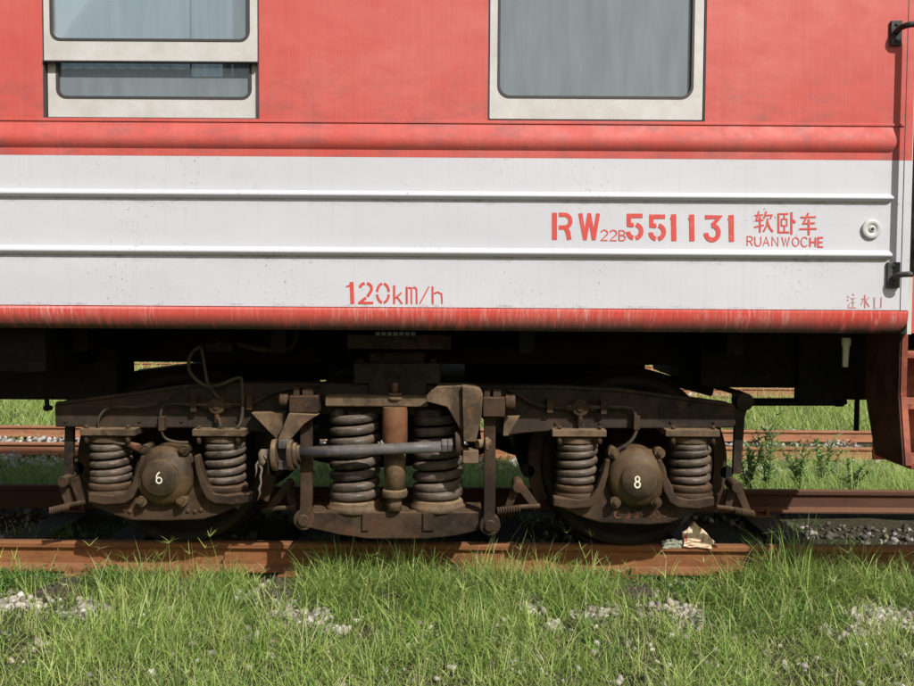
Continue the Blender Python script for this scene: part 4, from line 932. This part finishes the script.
# sprawling sprays of long arching blades
def keepC(x, y): return (patch(x, y) < .0) & (vnoise(x, y, 1.9, 31) > .48)
parts += [tufts(1500, 12, (-2.9, 2.9), (-2.75, -.92), .018, lambda x, y: .13 + .13 * vnoise(x, y, 3, 33), keepC, .0048, PF, 1.2, 6)]
allx = lambda x, y: rng.random(len(x)) < .35 + vnoise(x, y, 6, 51)
for a_, h_, s_ in MOUND:
    parts += [tufts(int(520 * s_), 13, (a_ - s_ * 1.3, a_ + s_ * 1.3), (-1.20, -.88), .024, lambda x, y: (h_ * 1.15 + .10) * np.exp(-((x - a_) / (s_ * 1.5)) ** 2), allx, .0045, PF, 1.0, 6)]
# dead thatch lying on the soil
parts += [tufts(1900, 6, (-2.9, 2.9), (-2.75, -.86), .05, lambda x, y: np.full(len(x), .09), lambda x, y: vnoise(x, y, 2, 61) > .3, .0022, [0, .05, 0, .1, 0, .2, .3, .35], 1.0, 3)]
# thin dry stalks leaning about
def keepS(x, y): return (patch(x, y) < .3) & (vnoise(x, y, 2.2, 8) > .2)
parts += [tufts(3200, 3, (-2.9, 2.9), (-2.7, -.88), .03, lambda x, y: hF(x, y) * 1.25 + .04, keepS, .0026, [.05, .12, .0, .15, 0, .22, .26, .20], 1.35, 5)]
gr = join(parts, 'grass', 'bright green wispy grass covering the foreground before the rail')
# crowfoot stalks with spread finger heads
parts = []
spots = [(inv_ground(px, 575)[0], -.90 + random.uniform(-.05, .04), h_) for px, h_ in ((322, .34), (170, .30), (182, .26), (225, .24), (235, .30), (520, .26), (545, .33), (560, .25), (585, .27), (640, .2), (765, .27), (775, .33), (742, .24), (880, .3), (905, .24), (128, .2), (60, .16), (385, .28), (430, .25))]
for _ in range(120): spots.append((random.uniform(-2.4, 2.4), random.uniform(-2.3, -.92), random.uniform(.13, .25)))
for x, y, h_ in spots:
    z = float(gz(x, y)); az = random.uniform(0, 6.28); ln = random.uniform(.05, .35)
    c = GREENS[random.choice((3, 5, 5, 1))] * random.uniform(.9, 1.2); n = 1
    A = lambda v: np.array([v])
    bl = blades(A(x), A(y), A(z), A(h_), A(.0034), A(ln), A(.35), A(az), np.array([c]), 6); parts.append(bl)
    tip = bl[0][-2:].mean(0); q = random.choice((4, 5, 6)); az0 = random.uniform(0, 6.28)
    parts.append(blades(np.full(q, tip[0]), np.full(q, tip[1]), np.full(q, tip[2]), rng.uniform(.04, .085, q), np.full(q, .0030), rng.uniform(.6, 1.5, q), rng.uniform(-.2, .5, q), az0 + np.arange(q) * 6.28 / q + rng.uniform(-.3, .3, q), np.repeat([c * 1.1], q, 0), 4))
    for _ in range(3):
        tt = random.uniform(.1, .6); parts.append(blades(A(x), A(y), A(z + h_ * tt * .9), A(random.uniform(.06, .13)), A(.0048), A(random.uniform(.5, 1.1)), A(.8), A(random.uniform(0, 6.28)), np.array([c * .85]), 4))
join(parts, 'grass_stalks', 'tall thin grass stalks with spread finger seed heads by the rail')
# small broad-leaved ground weeds
parts = []
def wk(x, y): return vnoise(x, y, 2.4, 12) > .60
tx = rng.uniform(-2.8, 2.8, 2400); ty = rng.uniform(-1.5, -.85, 2400); kk_ = wk(tx, ty); tx, ty = tx[kk_], ty[kk_]
for px, s_ in ((25, .10), (112, .07), (395, .12), (780, .08)):
    tx = np.r_[tx, rng.normal(W(px, 575, -.95)[0], s_, 110)]; ty = np.r_[ty, rng.uniform(-1.1, -.88, 110)]
n = len(tx) * 9; x = np.repeat(tx, 9) + rng.normal(0, .02, n); y = np.repeat(ty, 9) + rng.normal(0, .02, n)
parts.append(blades(x, y, gz(x, y) + rng.uniform(.005, .085, n), rng.uniform(.010, .022, n), rng.uniform(.007, .013, n), rng.uniform(.7, 1.5, n), rng.uniform(0, .6, n), rng.uniform(0, 6.28, n), np.array([(.09, .19, .045)]) * rng.uniform(.8, 1.4, (n, 1)), 3))
join(parts, 'ground_weeds', 'low dark green leafy weeds along the foot of the near rail')
# under and behind the coach
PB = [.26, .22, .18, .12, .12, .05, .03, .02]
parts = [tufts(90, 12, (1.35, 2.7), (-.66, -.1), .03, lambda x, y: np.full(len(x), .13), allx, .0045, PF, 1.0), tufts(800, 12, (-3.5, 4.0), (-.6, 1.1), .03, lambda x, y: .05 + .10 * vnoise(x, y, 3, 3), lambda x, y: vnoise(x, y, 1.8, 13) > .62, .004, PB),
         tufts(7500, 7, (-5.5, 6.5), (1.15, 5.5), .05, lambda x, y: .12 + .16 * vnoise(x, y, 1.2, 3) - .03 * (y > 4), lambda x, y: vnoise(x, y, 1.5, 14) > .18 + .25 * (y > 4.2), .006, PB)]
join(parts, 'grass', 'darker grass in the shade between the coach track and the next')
PY = [.16, .25, .05, .24, .02, .20, .05, .03]
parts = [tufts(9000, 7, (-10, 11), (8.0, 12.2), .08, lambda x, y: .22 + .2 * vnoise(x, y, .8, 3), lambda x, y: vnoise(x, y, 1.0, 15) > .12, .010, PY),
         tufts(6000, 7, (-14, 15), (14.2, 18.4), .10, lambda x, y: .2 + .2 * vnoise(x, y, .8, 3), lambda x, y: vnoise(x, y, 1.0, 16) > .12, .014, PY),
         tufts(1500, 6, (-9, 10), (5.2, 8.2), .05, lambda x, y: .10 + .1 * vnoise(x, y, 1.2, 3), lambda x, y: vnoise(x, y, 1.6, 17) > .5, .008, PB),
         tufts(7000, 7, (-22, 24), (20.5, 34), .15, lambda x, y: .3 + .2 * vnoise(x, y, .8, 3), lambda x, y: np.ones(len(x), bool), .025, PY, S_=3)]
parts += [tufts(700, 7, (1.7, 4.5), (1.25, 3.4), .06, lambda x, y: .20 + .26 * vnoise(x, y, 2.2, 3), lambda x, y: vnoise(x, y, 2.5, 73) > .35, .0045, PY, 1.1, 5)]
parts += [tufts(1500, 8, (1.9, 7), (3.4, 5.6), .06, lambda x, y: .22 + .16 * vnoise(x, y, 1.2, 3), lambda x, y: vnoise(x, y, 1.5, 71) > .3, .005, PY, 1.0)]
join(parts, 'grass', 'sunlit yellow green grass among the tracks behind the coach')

# leafy weeds standing behind the far rail
def weed(px, py_base, Y, h_, spread, label, dark=1.0):
    x = W(px, py_base, Y)[0]; z = float(gz(x, Y)); root = empty('weed_plant', (x, Y, z), label, 'weed', 'leafy weeds behind the coach track')
    stb = MB(); P_ = []; C_ = []
    for s_ in range(random.choice((5, 6, 7))):
        a = random.uniform(0, 6.28); e = spread * random.uniform(.3, 1); hh = h_ * random.uniform(.65, 1)
        pts = [Vector((x, Y, z)), Vector((x + math.cos(a) * e * .3, Y + math.sin(a) * e * .3, z + hh * .5)), Vector((x + math.cos(a) * e, Y + math.sin(a) * e, z + hh))]
        stb.tube(pts, .006, 6, 4, .002)
        for i in range(46):
            t = random.uniform(.12, 1.0); q = pts[0].lerp(pts[1], t * 2) if t < .5 else pts[1].lerp(pts[2], t * 2 - 1); P_.append(q)
    stb.build('stem', mat('weed_stem', (.12, .16, .06), .7), root)
    n = len(P_); q = np.array([tuple(v) for v in P_])
    V, Fc, C2 = blades(q[:, 0], q[:, 1], q[:, 2], rng.uniform(.04, .12, n), rng.uniform(.012, .032, n), rng.uniform(.7, 1.5, n), rng.uniform(.2, 1.0, n), rng.uniform(0, 6.28, n), np.array([(.21, .32, .11)]) * dark * rng.uniform(.7, 1.5, (n, 1)), 4)
    o = raw_mesh('leaves', V, Fc, M['grass'], C2); o.parent = root; o.matrix_parent_inverse = Matrix.Translation(-root.location)
weed(768, 480, 1.9, .72, .16, 'tallest leafy weed, right of the bogie')
weed(800, 480, 2.2, .50, .20, 'feathery weed right of the tallest weed')
weed(824, 478, 3.2, .55, .2, 'bushy weed before the sunlit rails, right of the feathery one')
weed(748, 480, 2.1, .46, .15, 'small weed close against the brake hanger')
weed(850, 482, 2.4, .34, .2, 'short weed beside the coach steps')
